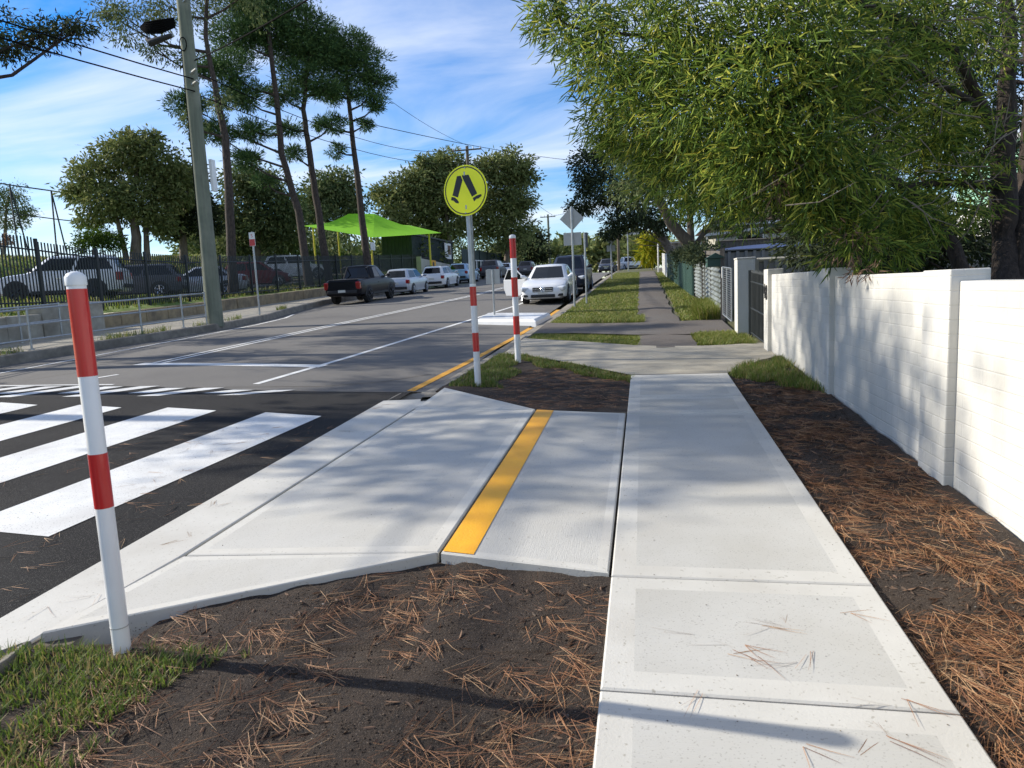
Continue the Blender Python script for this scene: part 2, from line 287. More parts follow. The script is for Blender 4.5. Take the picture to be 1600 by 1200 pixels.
# ------------------------------------------------------------------ setting: ground shape
KLy = [-20, 14.9, 17.5, 21.3, 24.8, 29, 34, 60, 140]; KLx = [-15.2, -14.7, -14.25, -13.7, -13.95, -15.0, -15.9, -15.9, -15.9]
def kl(y): return interp(y, KLy, KLx)                                    # left kerb face
def kr(y): return interp(y, [-20, 8.5, 13, 20, 50, 140], [-2.72, -2.72, -2.5, -2.35, -2.28, -2.2])   # right kerb face
YEX = [-16, -9.3, -5, -3.2, 0]; YEY = [11.2, 10.6, 9.76, 9.68, 9.68]
def ye(x): return interp(x, YEX, YEY)                                    # far edge of the raised crossing
def roff(x, y):
    base = -.28 + .07 * max(0, 1 - ((x + 8.9) / 6.2) ** 2)
    e = ye(x)
    if y >= e: return base
    t = min(1, max(0, (y - 8.85) / (e - 8.85)))
    return -.105 * (1 - t) + base * t
def rz_(x, y): return g(y) + roff(x, y)
def cp(y): return 2.0 if y < 33 else 2.0 + .068 * (min(y, 60) - 33)     # car park level
def left_z(x, y):
    if x > -18: return g(y) - .02
    top = g(y) + .44 if y > 21 else g(y) + .44 + (21 - y) * .02
    c = max(cp(y), top)
    if x > -21: t = (-18 - x) / 3; return top * (1 - t) + c * t
    if x > -27.5: return c
    b = max(c + 2.2, 4.7); t = min(1, (-27.5 - x) / 7); t = t * t * (3 - 2 * t)
    return c * (1 - t) + b * t + max(0, min(1, (-x - 34) / 40)) * .3
mb = MB(); ys = [-25, -12, -6, 0, 5, 10, 14, 18, 22, 26, 30, 34, 38, 42, 46, 50, 55, 60, 66, 74, 84, 100, 130, 180, 300, 700]
xs = [-700, -300, -120, -70, -50, -42, -36, -34, -32, -30, -28.5, -27.5, -24, -21, -19.5, -18.05]
mb.grid([[(x, y, left_z(x, y)) for x in xs] for y in ys])
struct(mb.build('school_ground', 'lawn', smooth=60))
mb = MB(); xs = [1.72, 3, 6, 12, 25, 60, 150, 700]
mb.grid([[(x, y, g(y) - .04) for x in xs] for y in ys]); struct(mb.build('yard_ground', 'turf', smooth=60))
mb = MB(); mb.grid([[(x, y, g(y) - .9) for x in (-18.4, -8, 2.2)] for y in ys]); struct(mb.build('ground', 'turf'))
# car park surface
mb = MB(); mb.grid([[(x, y, left_z(x, y) + .012) for x in (-27.3, -24, -21.2)] for y in np.arange(14, 62, 2)]); struct(mb.build('car_park', 'asph_old'))
# road and raised crossing
ry = list(np.arange(0, 1.0001, .02) ** 1.5 * 130)
xr = lambda y, j: kl(y) * (1 - j / 16) + (kr(y) - (.43 if y > 8.3 else .5)) * (j / 16)
def redge(y): return kr(y) - .42
mb = MB(); rows = []
for r in ry:
    row = []
    for j in range(17):
        x = -16.0 + (16.0 - 3.0) * j / 16; y = ye(x) + r; row.append((x, y, rz_(x, y)))
    rows.append(row)
mb.grid(rows); road = struct(mb.build('road', 'asph_old', smooth=30))
mb = MB(); rows = []
for y in (-20, -12, -6, 0, 4, 8.85): rows.append([(-16 + 12.95 * j / 16, y, rz_(-16 + 12.95 * j / 16, y)) for j in range(17)])
for t in (.25, .5, .75, 1): rows.append([(x, 8.85 + (ye(x) - 8.85) * t, rz_(x, 8.85 + (ye(x) - 8.85) * t) + .002) for x in [-16 + 12.95 * j / 16 for j in range(17)]])
mb.grid(rows); xing = struct(mb.build('raised_crossing', 'asph_new', smooth=30))
def strip(name, pts, wd, matn, parent, dz=.005, zf=rz_, wear=0):
    mb = MB(); P = [Vector(p) for p in pts]; rows = []
    Q = []
    for a, b in zip(P[:-1], P[1:]):
        k = max(1, int((b - a).length / 1.0)); Q += [a.lerp(b, i / k) for i in range(k)]
    Q.append(P[-1])
    for i, p in enumerate(Q):
        t = (Q[min(i + 1, len(Q) - 1)] - Q[max(0, i - 1)]).normalized(); nn = Vector((-t.y, t.x)) * wd / 2
        rows.append([(*(p + nn), zf(p.x + nn.x, p.y + nn.y) + dz), (*(p - nn), zf(p.x - nn.x, p.y - nn.y) + dz)])
    mb.grid(rows); return mb.build(name, matn, parent)
def quadpaint(name, q, matn, parent, dz=.005, nx=2, ny=10, zf=rz_):
    mb = MB(); q = [Vector(p) for p in q]; rows = []
    for i in range(ny + 1):
        a = q[0].lerp(q[3], i / ny); b = q[1].lerp(q[2], i / ny)
        rows.append([(*(a.lerp(b, j / nx)), zf(*a.lerp(b, j / nx)) + dz) for j in range(nx + 1)])
    mb.grid(rows); return mb.build(name, matn, parent)
for k in range(6):
    x0 = -4.80 - 1.57 * k; yn = 3.95 + .33 * k; yf = 7.52 + .29 * k
    if k == 0: q = [(-4.83, 4.05), (-3.96, 3.93), (-3.66, 7.47), (-4.50, 7.72)]
    else: q = [(x0 - .04, yn + .1), (x0 + .82, yn), (x0 + 1.12, yf + .06), (x0 + .27, yf + .30)]
    quadpaint('zebra_stripe', q, 'paint_w', xing)
for k in range(7):
    x0 = -5.93 - 1.35 * k; e = ye(x0) - .06
    quadpaint('piano_key', [(x0, 8.93 + .1 * k), (x0 + .36, 8.92 + .1 * k), (x0 + .70, e), (x0 + .34, e)], 'paint_w', xing, ny=4)
    quadpaint('short_piano_key', [(x0 - .48, 9.32 + .12 * k), (x0 - .12, 9.32 + .12 * k), (x0 + .02, e), (x0 - .34, e)], 'paint_w', xing, ny=3)
strip('ramp_edge_line', [(-9.0, ye(-9.0) + .10), (-13.6, ye(-13.6) + .1)], .08, 'paint_w', road)
strip('holding_line', [(-10.5, 13.2), (-5.85, 12.2)], .30, 'paint_w', road, dz=.006)
strip('lane_line', [(-6.2, 10.42), (-5.85, 13.3), (-5.18, 21.1), (-4.75, 26.5), (-4.6, 32)], .13, 'paint_w', road)
for o in (-.13, .13): strip('centre_line', [(-10.1 + o, 13.15), (-9.6 + o, 20), (-8.9 + o, 28), (-8.4 + o, 35), (-8.2 + o, 45), (-8.2 + o, 60), (-8.2 + o, 90)], .11, 'paint_w', road)
strip('left_edge_line', [(-13.5, 11.2), (-13.3, 14.5), (-13.15, 19), (-13.15, 22.5), (-13.5, 25.2), (-14.2, 27.2)], .12, 'paint_w', road)
strip('lane_dash', [(-10.05, 11.35), (-9.85, 11.8)], .12, 'paint_w', road)
strip('yellow_edge_line', [(-3.36, 9.75), (-3.16, 12.7), (-2.98, 16), (-2.92, 18.3)], .13, 'paint_yo', road, dz=.006)
strip('yellow_edge_line', [(-2.88, 21.6), (-2.86, 24)], .13, 'paint_yo', road, dz=.006)
# right gutter and kerb
def sweep(name, ys_, prof, matn, parent=None, smooth=30):
    mb = MB(); mb.grid([[(x, y, z) for x, z in prof(y)] for y in ys_]); return mb.build(name, matn, parent, smooth)
def drop(y):   # the kerb lies down at the two driveways
    d = 0
    for a, b in ((11.5, 14.0), (14.5, 17.0)):
        d = max(d, min(1, max(0, (y - a) / .35)) * min(1, max(0, (b - y) / .35)))
    return d
def kz(y): return -.05 * (1 - drop(y)) - .17 * drop(y)
ky = list(np.arange(8.2, 26, .175)) + list(np.arange(26, 62, 2)) + [70, 90, 120]
struct(sweep('gutter', ky, lambda y: [(kr(y) - .46, rz_(kr(y) - .46, y) + .006), (kr(y) - .1, g(y) - .235), (kr(y), g(y) - .215)], 'kerb_conc'))
struct(sweep('kerb', ky, lambda y: [(kr(y) - .005, g(y) - .24), (kr(y) + .015, g(y) + kz(y) - .02), (kr(y) + .035, g(y) + kz(y)), (kr(y) + .15, g(y) + kz(y) + .004), (kr(y) + .155, g(y) - .3)], 'kerb_conc'))
# left kerb, footpath
kly = list(np.arange(-18, 62, 1.0)) + [70, 90, 120]
struct(sweep('left_kerb', kly, lambda y: [(kl(y) + .42, g(y) - .272), (kl(y) + .03, g(y) - .285), (kl(y), g(y) - .06), (kl(y) - .04, g(y) - .035), (kl(y) - .15, g(y) - .03), (kl(y) - .16, g(y) - .3)], 'kerb_conc'))
lf = struct(sweep('left_footpath', kly, lambda y: [(kl(y) - .14, g(y) - .045), (kl(y) - .6, g(y) - .02), (-17.95, g(y) + .0)], 'old_conc'))
# verge right of the road
def vz(x, y):
    n_ = vnoise(x, y, 2.5, 1) * .03 + vnoise(x, y, 9, 2) * .018 + vnoise(x, y, 28, 3) * .008
    return g(y) - .064 + n_
def soilsheet(name, x0f, x1f, ys_, nx, matn, zf):
    mb = MB(); mb.grid([[(x, y, zf(x, y)) for x in np.linspace(x0f(y), x1f(y), nx)] for y in ys_]); return struct(mb.build(name, matn, smooth=60))
def soilz(x, y):
    z = float(vz(x, y))
    if x > 1.0: z += .03 * min(1, (x - 1.0) / .5) + (.05 * max(0, (x - 1.45) / .3) if x > 1.45 else 0)
    if y < 4 and x < -2.3: z -= .02
    if -2.9 < x < -1.0 and y > 2.6:      # dug away under the ramp and its flares
        lo = np.interp(x, [-2.86, -1.15], [2.80, 3.66]); hi = np.interp(x, [-2.5, -1.14], [8.45, 7.12])
        if lo < y < hi: z -= .15
        elif y <= lo: z -= .02 + .03 * max(0, min(1, (-1.3 - x) / 1.2))
    if y > np.interp(x, [-2.4, -1.95, -.19, 1.0, 1.35, 2.2], [11.75, 11.45, 9.19, 9.16, 9.9, 10.2]) + .03: z -= .09
    return z
soilsheet('soil_bed', lambda y: kr(y) + .12 if y > 8.4 else (-2.75 if y < 2.7 else -2.4), lambda y: 1.8, list(np.arange(-1.5, 11.8, .045)), 100, 'soil', soilz)
soilsheet('grass_verge', lambda y: kr(y) + .13, lambda y: 1.9, list(np.arange(11.75, 26, .25)) + list(np.arange(26, 62, 1.5)) + [80, 120], 18, 'turf', lambda x, y: g(y) - .065 + float(vnoise(x, y, 1.5, 5)) * .03)
# new concrete footpath: slabs with joints
fp = struct(MB().grid([[(x, y, g(y) - .012) for x in (-.19, .99)] for y in (-2.5, 3, 6, 9.2)]).build('footpath', 'joint'))
pz = lambda x, y: g(y)
J = [-2.4, -.9, .6, 1.52, 2.43, 3.36, 6.94, 7.72, 9.14]
for a, b in zip(J[:-1], J[1:]):
    sk = .012 if b > 1 else 0
    slab('slab', [(-.19, a + .0055), (1.0, a + .0055 - .02), (1.0, b - .0055 - .02), (-.19, b - .0055)], pz, .1, fp, border=.12)
# kerb ramp
def rampz(x, y): 
    t = min(1, max(0, (-1.13 - x) / 1.6)); return g(y) - .095 * t
rb = struct(MB().grid([[(x, y, rampz(x, y) - .02) for x in (-2.72, -1.9, -1.13, -.2)] for y in (3.62, 5, 7.1)]).build('kerb_ramp', 'joint'))
slab('slab', [(-2.76, 3.69), (-1.145, 3.60), (-1.145, 7.18), (-2.62, 7.72)], rampz, .12, rb, mats=('conc_t', 'conc_r'), border=.085)
def flz(c):
    P = [Vector(p) for p in c]; nn = (P[1] - P[0]).cross(P[2] - P[0])
    return lambda x, y: P[0].z - (nn.x * (x - P[0].x) + nn.y * (y - P[0].y)) / nn.z
nf = [(-2.86, 2.72), (-1.15, 3.585), (-2.77, 3.675)]
slab('flare', nf, flz([(-2.86, 2.72, g(2.72) - .065), (-1.15, 3.585, g(3.585)), (-2.77, 3.675, g(3.675) - .097)]), .14, rb, mats=('conc_t', 'conc_r'), border=.075)
ff = [(-2.635, 7.735), (-1.14, 7.195), (-2.50, 8.56)]
slab('flare', ff, flz([(-2.635, 7.735, g(7.735) - .095), (-1.14, 7.195, g(7.195)), (-2.50, 8.56, g(8.56) + .0)]), .2, rb, mats=('conc_t', 'conc_r'), border=.08)
slab('slab', [(-1.125, 3.585), (-.205, 3.40), (-.205, 6.95), (-1.125, 7.17)], pz, .12, rb, mats=('conc_t', 'conc_r'), border=.06)
quadpaint('yellow_stripe', [(-1.117, 3.60), (-.935, 3.565), (-.935, 7.11), (-1.117, 7.155)], 'paint_y', rb, dz=.004, zf=pz)
gs = struct(MB().grid([[(x, y, g(y) - .115) for x in (-3.28, -2.7)] for y in (-4, 2.7, 8.3)]).build('gutter_strip', 'joint'))
gz = lambda x, y: g(y) - .098
slab('slab', [(-3.34, -4), (-2.9, -4), (-2.9, 2.72), (-2.79, 3.67), (-2.655, 7.74), (-2.545, 8.35), (-3.22, 8.28)], gz, .14, gs, mats=('conc_t', 'conc_t'), border=0)
o = MB().poly([(-2.90, 1.2, g(1.2) + .02), (-2.70, 1.2, g(1.2) + .02), (-2.70, 2.4, g(2.4) + .01), (-2.88, 2.69, g(2.69) - .08), (-2.90, 2.35, g(2.35) - .0)], .2).build('old_kerb_end', 'kerb_conc', bevel=.012); struct(o)
# old driveways and path
def poly_sheet(name, pts, zf, matn, th=.09, n=0):
    mb = MB(); mb.poly([(x, y, zf(x, y)) for x, y in pts], th); return struct(mb.build(name, matn, bevel=.008))
dz_ = lambda x, y: g(y) - .006 - .022 * max(0, min(1, (-1.2 - x) / 1.2))
mb = MB(); rows = []
for t in np.linspace(0, 1, 7):
    rows.append([])
    for k in range(13):
        xn = np.interp(k / 12, [0, .18, .5, .75, 1], [-2.36, -1.95, -.19, 1.0, 2.15]); yn = np.interp(xn, [-2.4, -1.95, -.19, 1.0, 1.35, 2.2], [11.75, 11.45, 9.19, 9.16, 9.9, 10.2])
        yf_ = np.interp(xn, [-2.4, -.1, .85, 1.7, 2.2], [13.9, 12.05, 11.75, 11.9, 12.0]); y = yn + (yf_ - yn) * t
        rows[-1].append((xn, y, dz_(xn, y)))
mb.grid(rows); struct(mb.build('concrete_driveway', 'old_conc', smooth=40))
mb = MB(); mb.grid([[(x, a + (b - a) * t, dz_(x, a + (b - a) * t) + .004) for x, a, b in ((-2.3, 14.6, 16.9), (-1.4, 14.3, 16.2), (-.15, 13.6, 15.9), (.85, 13.4, 15.9), (1.62, 13.6, 16.0))] for t in (0, .5, 1)])
struct(mb.build('asphalt_driveway', 'asph_path', smooth=40))
mb = MB(); yy = [11.7, 12.5, 13.5, 14, 15, 16, 17, 18, 20, 24, 30, 40, 52]
mb.grid([[(x, y, g(y) + dz) for x, dz in ((interp(y, [11, 18, 52], [-.1, -.16, -.3]) + .03 * math.sin(y * 3), -.02), (.3, .0), (interp(y, [11, 14, 18, 52], [.85, .85, .70, .75]) + .03 * math.sin(y * 2.3), -.02))] for y in np.arange(11.7, 54, .4)])
struct(mb.build('asphalt_path', 'asph_path', smooth=40))
# cross street at the top
mb = MB(); mb.grid([[(x, y, g(y) + .02 if x > -2.5 else rz_(x, y) + .01) for x in (-2.6, 2, 10, 60)] for y in (56, 60, 65)]); struct(mb.build('cross_street', 'asph_old'))
# traffic island
ti = [(-4.72, 19.55), (-2.83, 18.75), (-2.70, 20.9), (-4.9, 21.9)]
zi = lambda x, y: rz_(-3.5, y) + .16
mb = MB(); r0 = ti; r1 = inset(ti, .10); r2 = inset(ti, .2)
mb.v = [(x, y, zi(x, y) - .2) for x, y in r0] + [(x, y, zi(x, y) - .05) for x, y in inset(ti, .03)] + [(x, y, zi(x, y)) for x, y in r1]
for a in (0, 1): mb.f += [(a * 4 + i, a * 4 + (i + 1) % 4, a * 4 + 4 + (i + 1) % 4, a * 4 + 4 + i) for i in range(4)]; mb.m += [0] * 4
mb.f.append((8, 9, 10, 11)); mb.m.append(0)
tag(mb.build('traffic_island', 'white', bevel=.02), 'low white painted concrete traffic island beside the yellow edge line', 'traffic island')
# ------------------------------------------------------------------ right side: white wall, gate, fences
wz = lambda y: g(y) - .12
wall = thing('boundary_wall', 'long white painted brick wall with raised pillars beside the footpath', 'wall', (1.75, 7, g(7)))
PY = [-1.55, 1.6, 4.62, 7.42, 10.95]; PT = [1.40, 1.47, 1.57, 1.64, 1.70]; PNT = [1.44, 1.50, 1.56, 1.62, 1.62]
def wl(x, y, z): return (x - 1.75, y - 7, z - g(7))
for i, y in enumerate(PY):
    ln = .42 if i < 4 else .34
    mb = MB(); b0 = wz(y); mb.box(wl(1.88, y + ln / 2, (b0 + PT[i]) / 2), (.22, ln, PT[i] - b0)); p = mb.build('pillar', 'wall_w', wall, bevel=.008)
    if i == 4: last = p
    if i > 0:
        y0 = PY[i - 1] + .42; mb = MB(); mb.box(wl(1.90, (y0 + y) / 2, (wz(y0) + PNT[i - 1 + (0)]) / 2), (.15, y - y0 + .02, PNT[i - 1 + 0] - wz(y0) + .0)); mb.build('panel', 'wall_w', wall, bevel=.008)
def text(body, size, M4, matn, parent, depth=.006):
    c = bpy.data.curves.new('text', 'FONT'); c.body = body; c.size = size; c.extrude = depth; c.align_x = 'CENTER'; c.align_y = 'CENTER'
    o = bpy.data.objects.new('text', c); COL.objects.link(o); dg = bpy.context.evaluated_depsgraph_get(); me = bpy.data.meshes.new_from_object(o.evaluated_get(dg)); bpy.data.objects.remove(o)
    me.transform(M4); me.materials.clear(); me.materials.append(M[matn]); return me
def axes(o, x, y, z): return Matrix(((x[0], y[0], z[0], o[0]), (x[1], y[1], z[1], o[1]), (x[2], y[2], z[2], o[2]), (0, 0, 0, 1)))
for ch, dy_, dz2 in (('4', .085, 0), ('8', -.085, -.02)):
    o = put('numeral', text(ch, .31, axes(wl(1.766, 11.12 + dy_, 1.37 + dz2), (0, -1, 0), (0, 0, 1), (-1, 0, 0)), 'black', wall), last); 
# iron gate
gt = thing('iron_gate', 'black wrought iron gate with arrow tips between white pillars', 'gate', (1.80, 12.0, g(12)))
def gl(y, h): return (0, y - 12, g(y) - g(12) + h)
MB().tube([gl(12.85, -.03), gl(12.85, 1.12)], .045, 4).build('post', 'pal', gt)
for h in (.06, .48, .93): MB().tube([gl(11.32, h), gl(12.85, h)], .015, 6).build('rail', 'pal', gt)
MB().tube([gl(11.36, .03), gl(11.36, 1.0)], .02, 4).build('stile', 'pal', gt); MB().tube([gl(12.76, .03), gl(12.76, 1.0)], .02, 4).build('stile', 'pal', gt)
for k in range(10):
    y = 11.50 + k * .133; b = MB().tube([gl(y, .04), gl(y, 1.08)], .011, 6).build('bar', 'pal', gt)
    q = gl(y, 1.15); MB().add([(0, q[1], q[2]), (0, q[1] - .045, q[2] - .08), (0, q[1] + .045, q[2] - .08), (.012, q[1], q[2] - .05), (-.012, q[1], q[2] - .05)], [(0, 1, 3), (0, 3, 2), (0, 2, 4), (0, 4, 1), (1, 4, 2, 3)]).build('arrow_tip', 'pal', b)
bp_ = thing('brick_pillar', 'tall white painted brick gate pillar with peeling paint by black gate', 'pillar', (1.78, 13.3, g(13.3)))
MB().box((-.02, 0, .62), (.30, .42, 1.36)).build('shaft', 'wall_w', bp_, bevel=.006); MB().box((-.02, 0, 1.315), (.32, .44, .03)).build('cap', 'wall_w', bp_, bevel=.008)
# house fences running back from the street
def sheet_fence(name, label, p0, p1, h, matn, railm, pitch=.2, posts=3, amp=.02):
    p0 = Vector(p0); p1 = Vector(p1); L_ = (p1 - p0).length; d = (p1 - p0).normalized(); nn = Vector((-d.y, d.x, 0)).normalized()
    t = thing(name, label, 'fence', p0)
    mb = MB(); rows = [[], []]; k = int(L_ / pitch)
    for i in range(k + 1):
        for a, off in ((0, amp), (.55, amp), (.6, -amp), (.95, -amp)):
            q = d * min(L_, (i + a) * pitch) + nn * off; rows[0].append(q); rows[1].append(q + Vector((0, 0, h)))
    mb.grid(rows); mb.build('sheet', matn, t)
    mb = MB(); mb.tube([Vector((0, 0, h)), d * L_ + Vector((0, 0, h))], .035, 4); mb.build('top_rail', railm, t)
    for i in range(posts + 1): q = d * (L_ * i / posts); MB().tube([q - Vector((0, 0, .05)), q + Vector((0, 0, h + .02))], .035, 4).build('post', railm, t)
    return t
sheet_fence('yard_fence', 'grey metal sheet fence with cream top rail behind the iron gate', (1.98, 13.35, g(13.35)), (9, 13.9, g(13.6)), 1.28, 'gr_fence', 'cream', .19)
sheet_fence('yard_fence', 'dark grey metal sheet fence behind the cream railed fence', (1.9, 18.2, g(18.2)), (12, 19, g(18.5)), 1.42, 'gr_fence', 'pal', .2)
sheet_fence('yard_fence', 'dark timber paling fence below the carport', (2.4, 25, g(25) ), (14, 26, g(25)), 1.7, 'gr_timber', 'gr_timber', .12, amp=.008)
mg = thing('mesh_gate', 'small white framed mesh gate beside the corrugated fence', 'gate', (1.60, 14.6, g(14.6)))
for a, b in (((0, -.75, .12), (0, .75, .19)), ((0, -.75, 1.1), (0, .75, 1.16)), ((0, -.75, .12), (0, -.75, 1.1)), ((0, .75, .19), (0, .75, 1.16)), ((0, 0, .16), (0, 0, 1.13))): MB().tube([a, b], .014, 6).build('frame_tube', 'galv', mg)
for k in range(22): MB().tube([(0, -.75, .16 + k * .043), (0, .75, .23 + k * .043)], .005, 4).build('wire', 'galv', mg)
MB().box((-.03, .55, 1.05), (.02, .10, .22)).build('notice', 'white', mg)
# corrugated iron fence
cf = thing('corrugated_fence', 'weathered horizontal corrugated iron fence with old timber boards on top', 'fence', (1.62, 20, g(20)))
for a, b in ((15.9, 18.2), (18.25, 20.9), (20.95, 23.6)):
    mb = MB(); rows = []
    for k in range(57):
        h = .05 + 1.15 * k / 56; rows.append([(.022 * math.sin(k * 2 * math.pi / 4 * .75) + .02 * math.sin(y), y - 20, g(y) - g(20) + h) for y in np.linspace(a, b, 6)])
    mb.grid(rows); mb.build('sheet', 'corr', cf, smooth=80)
    for h in (1.27, 1.40): MB().box((0, (a + b) / 2 - 20, g((a + b) / 2) - g(20) + h), (.03, b - a, .10), rx=math.atan(S)).build('board', 'gr_timber', cf)
for y in (15.82, 18.22, 20.92, 23.65): MB().tube([(.03, y - 20, g(y) - g(20) - .05), (.03, y - 20, g(y) - g(20) + 1.5)], .06, 4).build('post', 'gr_timber', cf)
lb = thing('letterbox', 'dark green letterbox on the corrugated fence corner post', 'letterbox', (1.5, 16.0, g(16) + 1.12))
MB().box((0, 0, .09), (.34, .42, .18)).build('body', 'grn_fence', lb, bevel=.01); MB().add([(-.2, -.25, .18), (.2, -.25, .18), (.2, .25, .18), (-.2, .25, .18), (0, -.25, .29), (0, .25, .29)], [(0, 1, 4), (3, 5, 2), (0, 4, 5, 3), (1, 2, 5, 4), (0, 3, 2, 1)]).build('lid', 'grn_fence', lb)
MB().box((-.172, 0, .11), (.006, .26, .03)).build('slot', 'black', lb)
gf = sheet_fence('green_fence', 'green metal sheet fence under the dark hedge', (1.55, 23.8, g(23.8)), (1.3, 40, g(40)), 1.25, 'grn_fence', 'grn_fence', .25, 6)
wf = thing('picket_fence', 'white picket fence at the end of the footpath', 'fence', (1.25, 45, g(45)))
for k in range(34): y = 40.5 + k * .27; MB().box((0, y - 45, g(y) - g(45) + .62), (.03, .16, 1.3)).build('picket', 'wwood', wf)
for h in (.35, 1.0): MB().tube([(.03, -4.5, g(40.5) - g(45) + h), (.03, 4.6, g(49.6) - g(45) + h)], .03, 4).build('rail', 'wwood', wf)
sp = thing('street_post', 'slim white post at the far end of the footpath', 'post', (1.0, 50.5, g(50.5))); MB().tube([(0, 0, -.05), (0, 0, 1.9)], .055, 8).build('shaft', 'wwood', sp); MB().tube([(0, 0, 1.9), (0, 0, 1.95)], [.065, .02], 8).build('cap', 'wwood', sp)
cs = thing('garden_shed', 'grey ribbed garden shed behind the white picket fence', 'shed', (4.0, 51, g(51)))
mb = MB()
for k in range(12): mb.box((-2 + k * .36, -1.5, .9), (.2, .05, 1.8))
mb.box((0, 0, .9), (4.2, 2.9, 1.8)); mb.build('wall', 'gr_fence', cs); MB().box((0, 0, 1.85), (4.5, 3.3, .1)).build('roof', 'alu', cs)
# houses
def hip(mb, x0, x1, y0, y1, z0, h, ridge=.3):
    r = (x1 - x0) * ridge; ym = (y0 + y1) / 2
    mb.add([(x0, y0, z0), (x1, y0, z0), (x1, y1, z0), (x0, y1, z0), (x0 + r, ym, z0 + h), (x1 - r, ym, z0 + h)], [(0, 1, 5, 4), (2, 3, 4, 5), (1, 2, 5), (3, 0, 4), (3, 2, 1, 0)])
hs1 = thing('house', 'low house with brown tiled hip roof behind the fences', 'house', (8.2, 47, g(47)))
MB().box((0, 0, 1.2), (8, 8, 2.6)).build('wall', 'cream', hs1); mb = MB(); hip(mb, -4.7, 4.7, -4.7, 4.7, 2.5, 1.6); rf = mb.build('roof', 'tile', hs1)
for k in range(7):
    f = (k + .5) / 7; zz = 2.5 + 1.6 * f + .02; yy_ = -4.7 + 4.7 * f; xx = 4.7 - (9.4 * .3) * f
    MB().box((0, yy_, zz), (2 * xx, .06, .04)).build('tile_course', 'tile', rf)
MB().box((0, -4.72, 2.47), (9.4, .1, .14)).build('gutter', 'wwood', hs1)
for x in (-2.2, 1.6): wn = MB().box((x, -4.02, 1.4), (1.5, .06, 1.1)).build('window', 'wwood', hs1); MB().box((x, -4.06, 1.4), (1.35, .04, .95)).build('pane', 'glass', wn)
cpt = thing('carport', 'open carport with brown tiled gable roof and dark green gutter', 'carport', (7.4, 30.5, g(30.5)))
for x, y in ((-2.0, -2.6), (2.0, -2.6), (-2.0, 2.4), (2.0, 2.4)): MB().tube([(x, y, -.05), (x, y, 2.1)], .05, 4).build('post', 'wwood', cpt)
mb = MB(); mb.add([(-2.6, -3.2, 2.1), (2.6, -3.2, 2.1), (2.6, 3, 2.1), (-2.6, 3, 2.1), (0, -3.2, 3.3), (0, 3, 3.3)], [(0, 4, 5, 3), (1, 2, 5, 4), (0, 1, 4), (2, 3, 5), (3, 2, 1, 0)]); mb.build('roof', 'tile', cpt)
MB().box((-2.62, -.1, 2.06), (.12, 6.3, .16)).build('gutter', 'dkroof', cpt); MB().box((0, -3.26, 2.06), (5.3, .1, .16)).build('fascia', 'dkroof', cpt)
MB().box((.6, 2.9, 1.0), (3.6, .1, 2.0)).build('back_wall', 'wwood', cpt)
pg = thing('patio_cover', 'flat white patio cover with thin posts beside the carport', 'patio', (4.6, 36, g(36)))
MB().box((0, 0, 2.1), (3.6, 3.4, .12), ry=-.06).build('roof', 'wwood', pg)
for x, y in ((-1.7, -1.6), (1.7, -1.6), (-1.7, 1.6), (1.7, 1.6)): MB().tube([(x, y, -.05), (x, y, 2.05 + .06 * x)], .045, 4).build('post', 'wwood', pg)
tp = thing('tarpaulin_cover', 'long low shape under a blue tarpaulin behind grey fence', 'tarpaulin', (4.6, 21.6, g(21.6)))
mb = MB(); mb.grid([[(x, y, 1.36 + .18 * (1 - (y / .95) ** 2) * (1 - (x / 2.9) ** 4)) for y in np.linspace(-.95, .95, 7)] for x in np.linspace(-2.9, 2.9, 13)]); mb.build('cover', 'tarp', tp, smooth=60)
MB().box((0, 0, .7), (5.4, 1.7, 1.3)).build('hull', 'tarp', tp, bevel=.1)
hm = thing('mint_house', 'mint green weatherboard gable house behind the big tree', 'house', (12.1, 20.5, g(20.5)))
MB().box((0, 0, 1.1), (6.4, 5, 2.3)).build('base_wall', 'wwood', hm)
for k in range(8): MB().box((0, -2.5 - .01 * (k % 2), 2.42 + k * .14), (6.6, .05, .13), rx=.10).build('weatherboard', 'mint', hm)
MB().box((0, 0, 2.85), (6.4, 4.9, 1.1)).build('upper_wall', 'mint', hm); mb = MB(); mb.box((0, 0, 3.5), (7.1, 5.8, .12), ry=.03); mb.build('roof', 'alu', hm)
# ------------------------------------------------------------------ bollards and signs on the right
def bands(parent, x, y, segs, r, name='band', n=24):
    for z0, z1, m in segs: MB().cyl((x, y, z0), (x, y, z1), r, n=n).build(name, m, parent, smooth=40)
def bollard(loc, h, bands_, r, label, ring=None):
    t = thing('bollard', label, 'bollard', loc, group='red and white banded bollards')
    MB().tube([(0, 0, -.1), (0, 0, h - .02), (0, 0, h - .006), (0, 0, h)], [r, r, r * .82, r * .45], 28).build('tube', 'white', t, smooth=40)
    for a, b in bands_: MB().tube([(0, 0, a), (0, 0, b)], r + .0012, 28).build('red_band', 'red', t, smooth=40)
    MB().tube([(0, 0, h - .045), (0, 0, h - .012), (0, 0, h + .004), (0, 0, h + .012)], [r + .004, r + .004, r * .8, r * .3], 28).build('cap', 'white', t, smooth=40)
    if ring: MB().tube([(0, 0, ring), (0, 0, ring + .004)], r + .0015, 28).build('collar_seam', 'alu', t, smooth=40)
    return t
zt = lambda y, v0, v1: 0
bollard((-2.29, 2.57, g(2.57) - .045), 1.645, ((1.225, 1.585), (.66, .895)), .0365, 'white bollard with red bands standing on the grass beside the crossing', .12)
bollard((-1.93, 10.71, g(10.71) - .05), 1.94, ((1.60, 1.915), (1.02, 1.315), (.45, .73)), .047, 'tall white bollard with three red bands behind the round sign')
sg = thing('pedestrian_crossing_sign', 'round fluorescent yellow walking legs sign on a red banded post', 'sign', (-2.12, 8.79, g(8.79) - .05))
